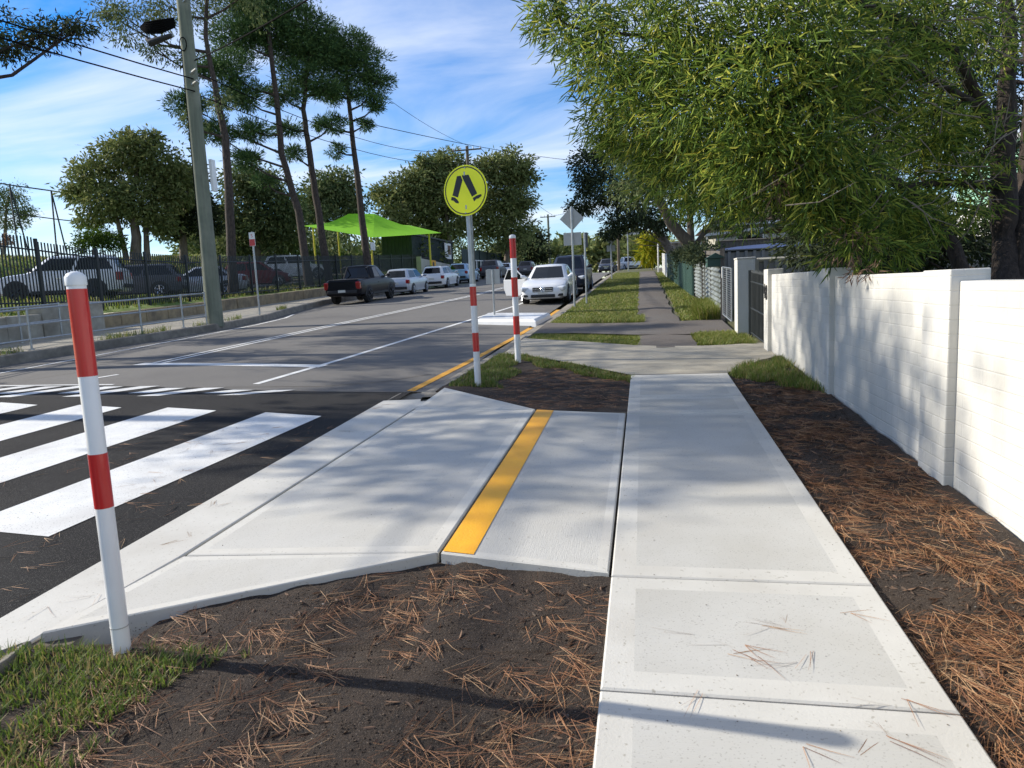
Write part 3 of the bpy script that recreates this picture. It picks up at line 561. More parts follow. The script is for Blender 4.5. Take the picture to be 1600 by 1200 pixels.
MB().cyl((0, 0, -.1), (0, 0, 2.66), .038, n=20).build('post', 'galv', sg, smooth=40)
bands(sg, 0, 0, ((.0, .46, 'white'), (.46, .70, 'red'), (.70, 1.04, 'white'), (1.04, 1.28, 'red'), (1.28, 1.315, 'white')), .0415)
fa = Vector((0, -1, 0)); cz = 2.455
Rs = Matrix.Rotation(math.radians(-15), 3, 'Z') @ Matrix.Rotation(math.radians(2), 3, 'Y')
def sp_(x, z, o=0): v = Rs @ Vector((x, -.06 - o, z)); return (v.x, v.y, v.z + cz)
circ = lambda r, o, n=48: [sp_(r * math.cos(2 * math.pi * k / n), r * math.sin(2 * math.pi * k / n), o) for k in range(n)]
disc = MB().poly(circ(.305, 0), .004).build('disc', 'yellow_s', sg)
mb = MB(); a = circ(.288, .0015); b = circ(.274, .0015); mb.add(a + b, [(i, (i + 1) % 48, 48 + (i + 1) % 48, 48 + i) for i in range(48)]); mb.build('black_ring', 'black', disc)
def sym(pts): return [sp_((x - 447) / 195 * .305, -(y - 343) / 195 * .305, .002) for x, y in pts][::-1]
for nm, pts in (('leg', [(376, 228), (409, 228), (425, 262), (379, 393), (330, 375)]), ('leg', [(418, 226), (480, 224), (553, 372), (506, 394), (433, 262)]),
                ('shoe', [(322, 384), (352, 390), (372, 408), (388, 430), (380, 438), (358, 433), (340, 416), (316, 410)]), ('shoe', [(512, 405), (552, 386), (588, 379), (591, 393), (565, 410), (542, 414), (524, 431)])):
    MB().poly(sym(pts), .0012).build(nm, 'black', disc)
for z in (-.27, .27): MB().cyl(sp_(0, z, .001), sp_(0, z, .006), .009, n=10).build('bolt', 'galv', disc)
MB().box((0, -.045, cz + .2), (.05, .03, .05)).build('bracket', 'galv', sg); MB().box((0, -.045, cz - .2), (.05, .03, .05)).build('bracket', 'galv', sg)
def post(loc, h, r, label, name, mat_='galv', cat='sign'):
    t = thing(name, label, cat, loc); MB().cyl((0, 0, -.1), (0, 0, h), r, n=12).build('post', mat_, t, smooth=40); return t
t = post((-4.42, 20.9, zi(0, 20.9)), 1.33, .03, 'small square sign seen from behind on the white traffic island', 'island_sign'); MB().box((0, .045, 1.13), (.42, .012, .43)).build('plate', 'alu', t, bevel=.004); MB().box((0, .03, 1.13), (.06, .02, .4)).build('bracket', 'galv', t)
t = post((-2.1, 21.85, g(21.85) - .05), 3.0, .032, 'grey diamond warning sign with plate below, seen from behind', 'diamond_sign')
MB().poly([(0, .05, 2.30), (.365, .05, 2.665), (0, .05, 3.03), (-.365, .05, 2.665)], .01).build('diamond_plate', 'alu', t); MB().box((0, .05, 2.06), (.54, .01, .38)).build('supplementary_plate', 'alu', t); MB().box((0, .035, 2.62), (.06, .02, .6)).build('bracket', 'galv', t)
t = post((-1.82, 23.0, g(23.0) - .05), 2.25, .03, 'slim kerbside parking sign seen edge on beside the diamond sign', 'parking_sign'); MB().box((0.03, .03, 2.03), (.13, .012, .46), rz=.2).build('plate', 'p_grey', t)
t = post((-1.87, 43, g(43) - .05), 2.75, .04, 'far grey diamond sign back on the verge beneath the tree', 'diamond_sign')
MB().poly([(0, .06, 1.98), (.33, .06, 2.34), (0, .06, 2.70), (-.33, .06, 2.34)], .01).build('diamond_plate', 'alu', t); MB().box((0, .06, 1.8), (.5, .01, .36)).build('supplementary_plate', 'alu', t)
t = post((-1.2, 58.5, g(58.5)), 3.0, .05, 'street name post with white blade at the far corner', 'street_name_sign'); MB().box((.45, 0, 2.9), (.95, .03, .2)).build('blade', 'wwood', t)
t = post((.7, 60, g(60)), 1.7, .07, 'short yellow post at the far corner near the palm', 'marker_post', 'yel_post', 'post'); MB().tube([(0, 0, 1.7), (0, 0, 1.78)], [.09, .03], 10).build('cap', 'yel_post', t)
# ------------------------------------------------------------------ left side: wall, rail, palisade fence
blk = struct(sweep('retaining_wall_base', list(np.arange(13, 45, 1.0)), lambda y: [(-17.93, g(y) - .1), (-17.95, g(y) + .3), (-18.3, g(y) + .3), (-18.3, g(y) - .2)], 'sand'))
rw = thing('stone_wall', 'low sandstone block wall under the black palisade fence', 'wall', (-17.85, 30, g(30)))
y = 20.6
while y < 44:
    L_ = random.uniform(.85, 1.5)
    MB().box((random.uniform(-.02, .02), y + L_ / 2 - 30, g(y + L_ / 2) - g(30) + .20), (.36, L_ - .02, .50), rx=math.atan(S)).build('block', 'sand', rw, bevel=.03); y += L_
bw = thing('concrete_block_wall', 'row of pale concrete blocks behind the pedestrian rail', 'wall', (-17.6, 17.6, g(17.6)))
for k in range(5): MB().box((random.uniform(-.03, .03), -2.6 + k * 1.22, S * (-2.6 + k * 1.22) + .33 + (.12 if k > 2 else 0)), (.5, 1.2, .75 + (.2 if k > 2 else 0)), rx=math.atan(S) * .5).build('block', 'block', bw, bevel=.03)
def railing(name, label, P, h, levels, r=.024):
    t = thing(name, label, 'railing', P[0]); o = Vector(P[0])
    for p in P:
        q = Vector(p) - o; pp = MB().tube([q - Vector((0, 0, .05)), q + Vector((0, 0, h))], r * 1.1, 10).build('post', 'galv', t, smooth=40)
        MB().cyl(q + Vector((0, 0, -.01)), q + Vector((0, 0, .015)), .07, n=10).build('base_plate', 'galv', pp); 
        for l_ in levels: MB().tube([q + Vector((0, 0, l_ - .04)), q + Vector((0, 0, l_ + .04))], r * 1.5, 10).build('fitting', 'galv', pp, smooth=40)
    for l_ in levels: MB().tube([Vector(p) - o + Vector((0, 0, l_)) for p in P], r, 10).build('rail', 'galv', t, smooth=40)
    return t
rp = [(kl(y) - .28, y, g(y) - .03) for y in (10.8, 13.0, 15.1, 16.75, 18.4, 20.0, 21.0)]
railing('pedestrian_railing', 'galvanised three rail pedestrian fence along the far kerb', rp, 1.02, (.25, .62, 1.0))
railing('handrail', 'short galvanised handrail in front of the concrete blocks', [(-16.9, y, g(y)) for y in (15.4, 16.8, 18.2)], .98, (.5, .96))
fn = thing('palisade_fence', 'black steel palisade fence in front of the parked cars', 'fence', (-18.5, 30, g(30)))
def fbase(y): return interp(y, [10, 19.3, 21.7, 26.7, 34, 40, 60], [1.62, 1.62, 1.62, 1.72, 1.95, 2.2, 3.15])
def ftop(y): return interp(y, [10, 19.2, 19.4, 21.7, 26.7, 31.8, 39, 60], [4.0, 3.86, 3.72, 3.58, 3.55, 3.75, 4.02, 4.95])
pk = MB().box((0, 0, .5), (.028, .034, 1)).mesh('picket', 'pal'); fy = 12.0; npk = 0
tipm = None
far = MB()
while fy < 60:
    post_o = MB().box((0, fy - 30, (fbase(fy) + ftop(fy)) / 2 - g(30) + .02), (.085, .085, ftop(fy) - fbase(fy) + .16)).build('post', 'pal', fn)
    y0, y1 = fy, fy + 2.45
    for fr in (.12, .88): MB().tube([(0, y0 - 30, fbase(y0) + (ftop(y0) - fbase(y0)) * fr - g(30)), (0, y1 - 30, fbase(y1) + (ftop(y1) - fbase(y1)) * fr - g(30))], .024, 4).build('rail', 'pal', fn)
    for k in range(1, 20):
        y = fy + k * 2.45 / 20; b = fbase(y) + .05; h = ftop(y) + .05 - b
        if y < 14: continue
        if npk < 296:
            o = bpy.data.objects.new('picket', pk); COL.objects.link(o); o.parent = fn; o.location = (-.03, y - 30, b - g(30)); o.scale = (1, 1, h); npk += 1
        else: far.box((-.03, y - 30, b - g(30) + h / 2), (.028, .034, h))
    fy += 2.45
tag(far.build('distant_pickets', 'pal', fn), kind='stuff')
# no stopping sign
t = post((-14.2, 24.6, g(24.6) - .03), 3.05, .032, 'narrow red and white no stopping sign by the far kerb', 'no_stopping_sign')
p = MB().box((0, -.045, 2.78), (.23, .012, .5)).build('plate', 'white', t); MB().box((0, -.054, 2.66), (.215, .004, .24)).build('red_panel', 'red', p)
me = text('S', .17, axes((0, -.053, 2.90), (1, 0, 0), (0, 0, 1), (0, -1, 0)), 'red', p, .001); put('letter', me, p)
# amber sign and cream wall, green sheet fence, shed beyond
cw = thing('cream_wall', 'cream rendered wall beside the parked hatchbacks', 'wall', (-18.3, 66, g(66)))
mb = MB(); mb.add([(-.2, -8.5, g(57) - g(66) - .2), (.2, -8.5, g(57) - g(66) - .2), (.2, 9, -.2), (-.2, 9, -.2), (-.2, -8.5, 4.55 - g(66)), (.2, -8.5, 4.55 - g(66)), (.2, 9, 4.0 - g(66)), (-.2, 9, 4.0 - g(66))], [(3, 2, 1, 0), (4, 5, 6, 7), (0, 1, 5, 4), (1, 2, 6, 5), (2, 3, 7, 6), (3, 0, 4, 7)]); mb.build('render', 'cream', cw)
MB().box((0, -8.65, 3.55 - g(66)), (.4, .2, 2.3)).build('end_post', 'cream', cw)
asg = thing('amber_sign', 'small amber square sign on the cream wall', 'sign', (-18.05, 60.6, 3.65)); MB().box((0, 0, .42), (.04, 1.5, .85)).build('plate', 'orange', asg); MB().cyl((.024, 0, .45), (.03, 0, .45), .26, n=16).build('symbol', 'black', asg)
sh = thing('sheet_metal_shed', 'dark green ribbed sheet metal shed above the cream wall', 'shed', (-19.6, 64, 4.1))
MB().box((-.6, 0, 1.2), (2.6, 13, 2.6)).build('wall', 'dgreen', sh)
for k in range(40): MB().box((.72, -6.4 + k * .33, 1.2), (.05, .1, 2.5)).build('rib', 'dgreen', sh)
for k in range(8): MB().box((-1.8 + k * .33, -6.52, 1.2), (.1, .05, 2.5)).build('rib', 'dgreen', sh)
MB().box((-.6, 0, 2.58), (3.0, 13.5, .14), ry=.05).build('roof', 'pal', sh)
bsn = thing('notice_board', 'white and red notice board on the dark green fence', 'sign', (-18.7, 68, 4.9)); MB().box((0, 0, .75), (.06, 2.2, 1.5)).build('board', 'wwood', bsn); MB().box((.034, .4, .85), (.01, 1.1, .9)).build('red_print', 'tile', bsn); MB().tube([(-.1, 0, -.6), (-.1, 0, 1.4)], .05, 4).build('post', 'pal', bsn)
gfar = thing('green_sheet_fence', 'tall dark green sheet fence running to the far tree line', 'fence', (-18.9, 90, g(90)))
mb = MB(); mb.grid([[(.04 * math.sin(y * 9), y - 90, g(y) - g(90) + h) for h in (0, 3.0)] for y in np.arange(74, 125, .17)]); mb.build('sheet', 'dgreen', gfar)
for k in range(12): MB().tube([(.06, -16 + k * 4.2, -.2), (.06, -16 + k * 4.2, 3.1)], .05, 4).build('post', 'dgreen', gfar)
wrl = railing('white_railing', 'white ramp balustrade behind the far parked cars', [(-17.3, y, g(y) + .6) for y in range(72, 100, 2)], 1.1, (.1, 1.08), .05)
for c in wrl.children_recursive: c.data.materials[0] = M['wwood']
# lime shade structure
ss = thing('shade_structure', 'lime green fabric shade canopy on yellow posts behind the fence', 'shade canopy', at(565, 400, 54) - Vector((0, 0, .6)))
o0 = ss.location.copy()
def sl_(u, v, d): return at(u, v, d) - o0
E_ = [sl_(473, 353, 51), sl_(582, 371, 48), sl_(690, 364, 54), sl_(640, 352, 61), sl_(520, 347, 60)]
pk1 = sl_(545, 334, 54); pk2 = sl_(585, 334, 55)
mb = MB()
def patch(a, b, c, d, sag=.25, n=8):
    mb.grid([[a.lerp(b, i / n).lerp(d.lerp(c, i / n), j / n) - Vector((0, 0, sag * math.sin(math.pi * i / n) * (1 - j / n) * 1.0)) * 0 - Vector((0, 0, sag * math.sin(math.pi * j / n))) for i in range(n + 1)] for j in range(n + 1)])
patch(E_[0], E_[1], pk2, pk1); patch(E_[1], E_[2], pk2, pk2); patch(E_[2], E_[3], pk2, pk2); patch(E_[3], E_[4], pk1, pk2); patch(E_[4], E_[0], pk1, pk1)
mb.build('canopy', 'sail', ss, smooth=60)
for e in (E_[0], E_[1], E_[2], E_[3], E_[4]):
    i_ = e.lerp((pk1 + pk2) / 2, .16); bz = left_z((o0 + i_).x, (o0 + i_).y) - o0.z - .1
    MB().tube([(i_.x, i_.y, bz), (i_.x, i_.y, i_.z - .2), i_ - Vector((0, 0, .15))], .07, 10).build('post', 'yel_post', ss)
    MB().tube([i_ - Vector((0, 0, .3)), ((pk1 + pk2) / 2).lerp(i_, .15) - Vector((0, 0, .35))], .05, 6).build('rafter', 'yel_post', ss)
nb = thing('small_notice', 'small white notice fixed to the palisade fence', 'sign', at(583, 392, 47)); MB().box((0, 0, .3), (.04, .75, .5)).build('plate', 'wwood', nb); MB().tube([(0, 0, -1.6), (0, 0, .5)], .03, 6).build('post', 'pal', nb)
# ------------------------------------------------------------------ poles and cables
pl = thing('power_pole', 'thick weathered grey green timber power pole at the far kerb', 'power pole', (-13.95, 21.35, g(21.35) - .05))
mb = MB(); mb.tube([(0, 0, -.1), (.0, 0, .6), (.01, 0, 3), (.02, 0, 6), (.03, 0, 13.5)], [.265, .26, .235, .22, .185], 24); mb.build('shaft', 'pole', pl, smooth=50)
MB().tube([(.0, -.1, 9.9), (.6, -.35, 10.15), (1.05, -.5, 10.1)], .035, 8).build('lamp_arm', 'galv', pl, smooth=40)
lh = MB().tube([(.75, -.4, 10.08), (1.0, -.5, 10.1), (1.5, -.7, 10.12), (1.75, -.8, 10.08)], [.06, .12, .15, .05], 12).build('lamp_head', 'alu', pl, smooth=40); MB().tube([(1.05, -.52, 10.03), (1.6, -.74, 10.02)], [.08, .08], 10).build('lens', 'lamp_w', lh, smooth=40)
mb = MB()
for k in range(7): mb.tube([(-.2, -.22, 9.25 + .04 * k), (-.7, -.25 - .03 * k, 9.1 + .05 * k), (-1.25, -.2, 9.18 + .05 * k), (-1.5, -.1, 9.4)], .03, 6)
mb.build('cable_bundle', 'cable', pl, smooth=50); MB().tube([(-.35, -.22, 9.0), (-1.1, -.25, 8.85), (-1.2, -.25, 9.0)], [.07, .12, .06], 10).build('cable_joint', 'plastic', pl, smooth=40)
MB().tube([(.02 + .12 * math.cos(a), -.24, 8.7 + .2 * math.sin(a)) for a in np.linspace(0, 6.283, 17)], .016, 6).build('cable_loop', 'cable', pl, smooth=40)
MB().tube([(-.14, -.19, .4), (-.13, -.18, 4), (-.1, -.16, 8.6)], .02, 6).build('earth_conduit', 'cable', pl, smooth=40)
for z in (7.5, 7.85): MB().tube([(.15, -.16, z), (.42, -.3, z + .06)], [.05, .03], 8).build('insulator', 'alu', pl, smooth=40)
MB().box((.36, .15, 4.75), (.10, .22, 1.0)).build('white_plate', 'white', pl, bevel=.01)
def xpole(loc, h, label, r=.16, m='pole_b', arm=2.0, az=.35, rz=0):
    t = thing('power_pole', label, 'power pole', loc, rz); MB().tube([(0, 0, -.2), (0, 0, h)], [r, r * .72], 14).build('shaft', m, t, smooth=40)
    MB().box((0, -.14, h - az), (arm, .1, .12)).build('crossarm', 'pole_b' if m == 'pole_b' else m, t)
    for x in (-.46, -.22, .22, .46): MB().tube([(x * arm, -.14, h - az + .05), (x * arm, -.14, h - az + .28)], [.05, .03], 8).build('insulator', 'alu', t, smooth=40)
    return t
xpole((-15.4, 64.5, g(64.5) ), 11.7, 'brown timber power pole with crossarm behind the round sign', .19, 'pole_b', 2.7)
xpole((-13.4, 104, g(104)), 8.6, 'greenish power pole with crossarm at the end of the street', .2, 'pole', 2.2)
xpole((-9.5, 150, g(150)), 7.6, 'slim distant power pole left of the diamond sign', .16, 'pole', 1.2)
xpole((-4.0, 125, g(125)), 7.0, 'slim distant power pole right of the parking sign', .14, 'pole', 1.2)
xpole((-2.2, 66, g(66)), 7.8, 'grey timber pole at the far corner under the trees', .14, 'pole_b', .8)
def cable(label, pts, r=.012, sag=0, n=14):
    P = []; pts = [Vector(p) for p in pts]
    for a, b in zip(pts[:-1], pts[1:]): P += [a.lerp(b, i / n) - Vector((0, 0, 4 * sag * (i / n) * (1 - i / n))) for i in range(n)]
    P.append(pts[-1]); o = MB().tube(P, r, 6).build('overhead_cable', 'cable', smooth=60); return tag(o, label, 'cable', 'overhead cables')
pz0 = g(21.35)
cable('upper of the two thick cables left of the near power pole', [(-13.75, 21.2, pz0 + 7.62), (-14.2, -12, 7.6)], .022, .6)
cable('lower of the two thick cables left of the near power pole', [(-13.75, 21.2, pz0 + 7.25), (-14.2, -12, 7.2)], .022, .6)
cable('thick service cable crossing high over the road to the upper edge', [(-13.7, 21.3, pz0 + 8.2), (3.5, 5.2, 6.6)], .02, .35)
cable('long thin cable sagging from the pines to the street tree', [at(520, 180, 34), at(890, 250, 62)], .02, .25)
for k, (z0, x1) in enumerate(((7.9, -1.2), (7.2, 1.2))):
    cable(('upper', 'lower')[k] + ' thin cable from the near pole towards the brown pole', [(-13.8, 21.5, pz0 + z0), (-15.4 + x1 * .9, 64.4, g(64.5) + 11.5 - 1.2 * k)], .016, 1.0)
cable('thin high cable from the pines down to the brown pole crossarm', [at(600, 150, 45), (-15.0, 64.4, g(64.5) + 11.6)], .014, .3)
cable('thin cable from the brown pole to the greenish pole', [(-14.2, 64.4, g(64.5) + 11.5), (-12.6, 104, g(104) + 8.4)], .022, .6)
cable('thin cable from the greenish pole towards the street tree', [(-12.6, 104, g(104) + 8.4), (-2.4, 66, g(66) + 7.6)], .02, .6)
# swing-like frames on the bank
fr = thing('climbing_frame', 'thin dark A-frame poles strung with cables on the grassy bank', 'frame', (at(60, 392, 52).x, at(60, 392, 52).y, 4.6)); fo = fr.location.copy()
for u0, v0, ub, u2 in ((15, 289, 28, 50), (80, 298, 87, 108), (141, 308, 147, 165)):
    a = at(u0, v0, 52) - fo
    for ub_ in (ub, u2): b = at(ub_, 392, 52 if ub_ == ub else 53) - fo; b.z = -.4; MB().tube([a, b], .055, 6).build('pole', 'pal', fr)
MB().tube([at(-60, 276, 52) - fo, at(15, 289, 52) - fo, at(80, 298, 52) - fo, at(141, 308, 52) - fo], .05, 6).build('top_cable', 'pal', fr); MB().tube([at(24, 334, 52) - fo, at(84, 342, 52) - fo, at(144, 349, 52) - fo], .04, 6).build('lower_cable', 'pal', fr)
# ------------------------------------------------------------------ cars
KIND = {
 'sedan': dict(L=4.58, W=1.77, H=1.44, wb=2.76, r=.325, belt=.93, hood=.90, nose=.66, deck=1.00, zb=.20, cab=(.205, .035, -.235, -.375)),
 'hatch': dict(L=3.95, W=1.69, H=1.50, wb=2.51, r=.30, belt=.96, hood=.93, nose=.68, deck=.98, zb=.20, cab=(.265, .09, -.375, -.475)),
 'wagon': dict(L=4.45, W=1.76, H=1.50, wb=2.65, r=.32, belt=.96, hood=.92, nose=.68, deck=.98, zb=.20, cab=(.22, .05, -.385, -.475)),
 'suv': dict(L=4.70, W=1.86, H=1.74, wb=2.75, r=.37, belt=1.12, hood=1.06, nose=.80, deck=1.14, zb=.27, cab=(.225, .06, -.41, -.485)),
 'ute': dict(L=5.30, W=1.87, H=1.83, wb=3.08, r=.41, belt=1.20, hood=1.14, nose=.88, deck=1.18, zb=.40, cab=(.235, .105, -.085, -.125)),
}
def car(kind, paint_, loc, rz, label, rims='rim', dark_cladding=False, plate_txt=None, star=False, open_door=False, group='cars parked along the kerb'):
    k = KIND[kind]; L, W, Hh, r = k['L'], k['W'], k['H'], k['r']; hw = W / 2
    t = thing('parked_car' if kind != 'ute' else 'pickup_truck', label, 'car' if kind != 'ute' else 'pickup truck', loc, rz, group)
    c0, c1, c2, c3 = [a * L for a in k['cab']]
    zb, belt, hood, nose, deck = k['zb'], k['belt'], k['hood'], k['nose'], k['deck']
    rear_top = deck if kind in ('sedan', 'ute') else belt + .02
    st = [(-.5, .80, zb + .22, zb + .46), (-.492, .90, zb + .08, rear_top - .16), (-.48, .955, zb + .02, rear_top - .04), (-.45, .985, zb, rear_top), (-.36, 1, zb, rear_top), (-.2, 1, zb, belt + .01), (0, 1, zb, belt), (.18, 1, zb, belt - .01), (.25, 1, zb, hood + .01), (.36, .99, zb, hood - .05), (.43, .965, zb, nose + .11), (.465, .92, zb + .02, nose + .05), (.487, .84, zb + .04, nose - .03), (.5, .70, zb + .12, nose - .14)]
    mb = MB(); n = 0; rings = []
    for fx, fw, z0, z1 in st:
        w_ = hw * fw; zm = z0 + (z1 - z0) * .55; x = fx * L
        hf = [(w_ * .80, z0), (w_ * .97, z0 + .07), (w_, z0 + (z1 - z0) * .35), (w_, zm), (w_ * .985, z1 - .12 if z1 - z0 > .3 else z1 - .05), (w_ * .95, z1 - .035), (w_ * .86, z1), (w_ * .45, z1 + .018)]
        rings.append([(x, y, z) for y, z in hf] + [(x, -y, z) for y, z in hf[::-1]])
    kk = len(rings[0]); mb.v = [p for r_ in rings for p in r_]
    for i in range(len(rings) - 1):
        for j in range(kk): mb.f.append((i * kk + j, i * kk + (j + 1) % kk, (i + 1) * kk + (j + 1) % kk, (i + 1) * kk + j)); mb.m.append(0)
    mb.f.append(tuple(range(kk))); mb.m.append(0); mb.f.append(tuple((len(rings) - 1) * kk + j for j in range(kk))[::-1]); mb.m.append(0)
    body = mb.build('body', paint_, t, smooth=38)
    # cabin
    wb_, wt = hw * .93, hw * .70; zr = Hh
    def ringc(f):                      # f=0 belt .. 1 roof
        xa = c0 + (c1 - c0) * f; xb = c3 + (c2 - c3) * f; w_ = wb_ + (wt - wb_) * f; z = belt - .04 + (zr - .05 - belt + .04) * f; bow = .06
        return [(xa, w_ * .86, z), (xa + bow, 0, z), (xa, -w_ * .86, z), (xa - .16, -w_, z), ((xa + xb) / 2, -w_ - .01, z), (xb + .14, -w_, z), (xb, -w_ * .86, z), (xb - .04, 0, z), (xb, w_ * .86, z), (xb + .14, w_, z), ((xa + xb) / 2, w_ + .01, z), (xa - .16, w_, z)]
    mb = MB(); R_ = [ringc(0), ringc(.5), ringc(1)]
    xa, xb = c1, c2
    R_.append([(x * .9 + (xa + xb) / 2 * .1, y * .86, zr - .012) for x, y, z in ringc(1)])
    mb.v = [p for q in R_ for p in q]
    for i in range(3):
        for j in range(12): mb.f.append((i * 12 + j, i * 12 + (j + 1) % 12, i * 12 + 12 + (j + 1) % 12, i * 12 + 12 + j)); mb.m.append(0)
    mb.v.append(((xa + xb) / 2, 0, zr + .015)); ci = len(mb.v) - 1
    for j in range(12): mb.f.append((36 + j, 36 + (j + 1) % 12, ci)); mb.m.append(0)
    cab = mb.build('cabin', paint_, t, smooth=35)
    A, B = ringc(0), ringc(1)
    def lerp3(p, q, f): return Vector(p).lerp(Vector(q), f)
    def pane(name, idx, f0=.12, f1=.93, s0=.06, s1=.06, off=.007):
        # panel over consecutive cabin columns idx
        mb = MB(); rows = []
        for f in (f0, (f0 + f1) / 2, f1):
            pts = [lerp3(A[i], B[i], f) for i in idx]; row = []
            segs = [0, s0 if len(idx) < 3 else s0 * 2, .5, 1 - (s1 if len(idx) < 3 else s1 * 2), 1]
            for s_ in ((s0, 1 - s1) if len(idx) == 2 else (s0, .5, 1 - s1)):
                q = s_ * (len(idx) - 1); i0 = min(int(q), len(idx) - 2); row.append(pts[i0].lerp(pts[i0 + 1], q - i0))
            rows.append(row)
        cen = Vector(((c0 + c3) / 2, 0, belt)); a, b, c = rows[0][0], rows[0][-1], rows[-1][0]; nn = (b - a).cross(c - a).normalized()
        if nn.dot(a - cen) < 0: nn = -nn
        mb.grid([[p + nn * off for p in rw_] for rw_ in rows]); return mb.build(name, 'glass', t)
    pane('windscreen', [0, 1, 2], .10, .94, .03, .03); pane('rear_window', [6, 7, 8], .20 if kind != 'ute' else .12, .90, .05, .05)
    two = kind != 'ute' or True
    for side in ((3, 4, 5), (9, 10, 11)):
        for a_, b_ in ((0, 1), (1, 2)):
            i0, i1 = side[a_], side[b_]
            fwd = (i0 in (3,) or i1 in (11,))
            pane('side_window', [i0, i1], .13, .90, .05 if i0 != 3 and i0 != 9 else .03, .04)
    # wheels and arches
    for sx in (k['wb'] / 2 + .02, -k['wb'] / 2 + .02):
        for sy in (1, -1):
            ra = r + .075; pts = [(sx + ra * math.cos(a), r + ra * math.sin(a)) for a in np.linspace(-.35, math.pi + .35, 22)]; pts = [(x, max(z, zb - .02)) for x, z in pts]
            y0 = hw + .004; P = [(x, sy * y0, z) for x, z in pts]
            mb = MB(); mb.poly(P if sy < 0 else P[::-1], .10); mb.build('wheel_arch', 'plastic', t)
            wc = Vector((sx, sy * (hw - .10), r)); ax = Vector((0, sy, 0))
            wh = MB().tube([wc - ax * .11, wc - ax * .10, wc + ax * .10, wc + ax * .118], [r * .9, r, r, r * .92], 24).build('wheel', 'tyre', t, smooth=40)
            mb = MB(); mb.tube([wc + ax * .112, wc + ax * .124], [r * .68, r * .66], 20)
            mb.build('rim_barrel', 'rim_d', wh)
            mb = MB()
            for q in range(5 if rims == 'rim' else 6):
                a = 2 * math.pi * q / (5 if rims == 'rim' else 6) + .3; d = Vector((math.cos(a), 0, math.sin(a)))
                mb.tube([wc + ax * .128, wc + ax * .128 + d * r * .66], [.055, .035], 4)
            mb.tube([wc + ax * .12, wc + ax * .135], [.07, .05], 10)
            ring = [wc + ax * .127 + Vector((math.cos(a), 0, math.sin(a))) * r * .66 for a in np.linspace(0, 2 * math.pi, 21)]; mb.tube(ring, .016, 5, cap=False)
            mb.build('rim', rims, wh)
    # lamps, bumpers, plates, mirrors
    xf, xr_ = L / 2, -L / 2
    for sy in (1, -1):
        hz = nose - .02
        MB().box((xf - .125, sy * hw * .73, hz - .045), (.20, .40, .15), rz=-sy * .42, ry=.25).build('headlight', 'lamp_w', t, bevel=.04)
        MB().box((xf - .055, sy * hw * .70, zb + .15), (.12, .26, .09), rz=-sy * .35).build('bumper_vent', 'plastic', t, bevel=.02)
        th = .34 if kind in ('ute', 'suv') else .22
        tl = MB().box((xr_ + .10, sy * hw * .86, rear_top - .12 - th / 2 + .02), (.20, .22, th)); tl.build('tail_light', 'lamp_r', t, bevel=.03)
        m_ = MB().tube([(c0 - .22, sy * (hw * .9), belt + .03), (c0 - .20, sy * (hw + .06), belt + .09), (c0 - .20, sy * (hw + .19), belt + .10)], [.02, .085, .06], 8).build('mirror', paint_ if not dark_cladding else 'plastic', t, smooth=50)
        MB().box((-.02 * L, sy * (hw + .006), (zb + belt) / 2 + .16), (.20, .02, .03)).build('door_handle', paint_ if paint_ != 'p_white' else 'chrome', t)
        MB().box((0.01, sy * (hw + .002), zb + .07), (k['wb'] - 2 * r - .2, .02, .10)).build('sill', 'plastic' if dark_cladding else paint_, t)
    MB().box((xr_ - .005, 0, zb + .22), (.08, W * .80, .16)).build('rear_bumper', 'plastic', t, bevel=.03)
    MB().box((xf - .03, 0, zb + .13), (.10, W * .52, .12)).build('lower_grille', 'plastic', t, bevel=.03)
    gr = MB().box((xf - .045, 0, nose - .10), (.12, W * .44, .17), ry=-.12).build('grille', 'plastic', t, bevel=.02)
    if star:
        for z in (-.04, .035): MB().box((xf + .018, 0, nose - .10 + z), (.014, W * .42, .018)).build('grille_bar', 'chrome', gr)
        sc_ = Vector((xf + .028, 0, nose - .10)); mb = MB(); mb.tube([sc_ + Vector((0, .085 * math.cos(a), .085 * math.sin(a))) for a in np.linspace(0, 2 * math.pi, 25)], .011, 6, cap=False)
        for a in (90, 210, 330): mb.tube([sc_, sc_ + Vector((0, .083 * math.cos(math.radians(a)), .083 * math.sin(math.radians(a))))], [.02, .005], 4)
        mb.build('star_emblem', 'chrome', gr)
    else: MB().box((xf + .018, 0, nose - .09), (.014, W * .4, .025)).build('grille_bar', 'chrome', gr)
    for x, z, s_ in ((xr_ - .0, (zb + rear_top) / 2 + .10 if kind != 'ute' else zb + .26, -1), (xf + .035, zb + .27, 1)):
        MB().box((x + .012 * s_ - (.04 if s_ > 0 else .0) + (-.04 if kind == 'ute' and s_ < 0 else 0), 0, z), (.02, .37, .12)).build('number_plate', 'plate', t)
    MB().box((0, 0, zb + .03), (L * .8, W * .74, .12)).build('underbody', 'plastic', t)
    if kind == 'ute':
        yb = c3 - .02; MB().box(((yb + xr_) / 2 + .04, 0, deck + .012), (yb - xr_ - .14, W * .80, .03)).build('tray_cover', 'plastic', t, bevel=.01)
        for sy in (1, -1): MB().tube([(yb - .1, sy * hw * .78, deck), (yb - .35, sy * hw * .70, Hh - .14), (yb + .15, sy * hw * .66, Hh - .04)], .035, 8).build('sports_bar', 'plastic', t, smooth=40)
        MB().box((xr_ + .012, 0, deck - .22), (.03, W * .72, .36)).build('tailgate', paint_, t, bevel=.02)
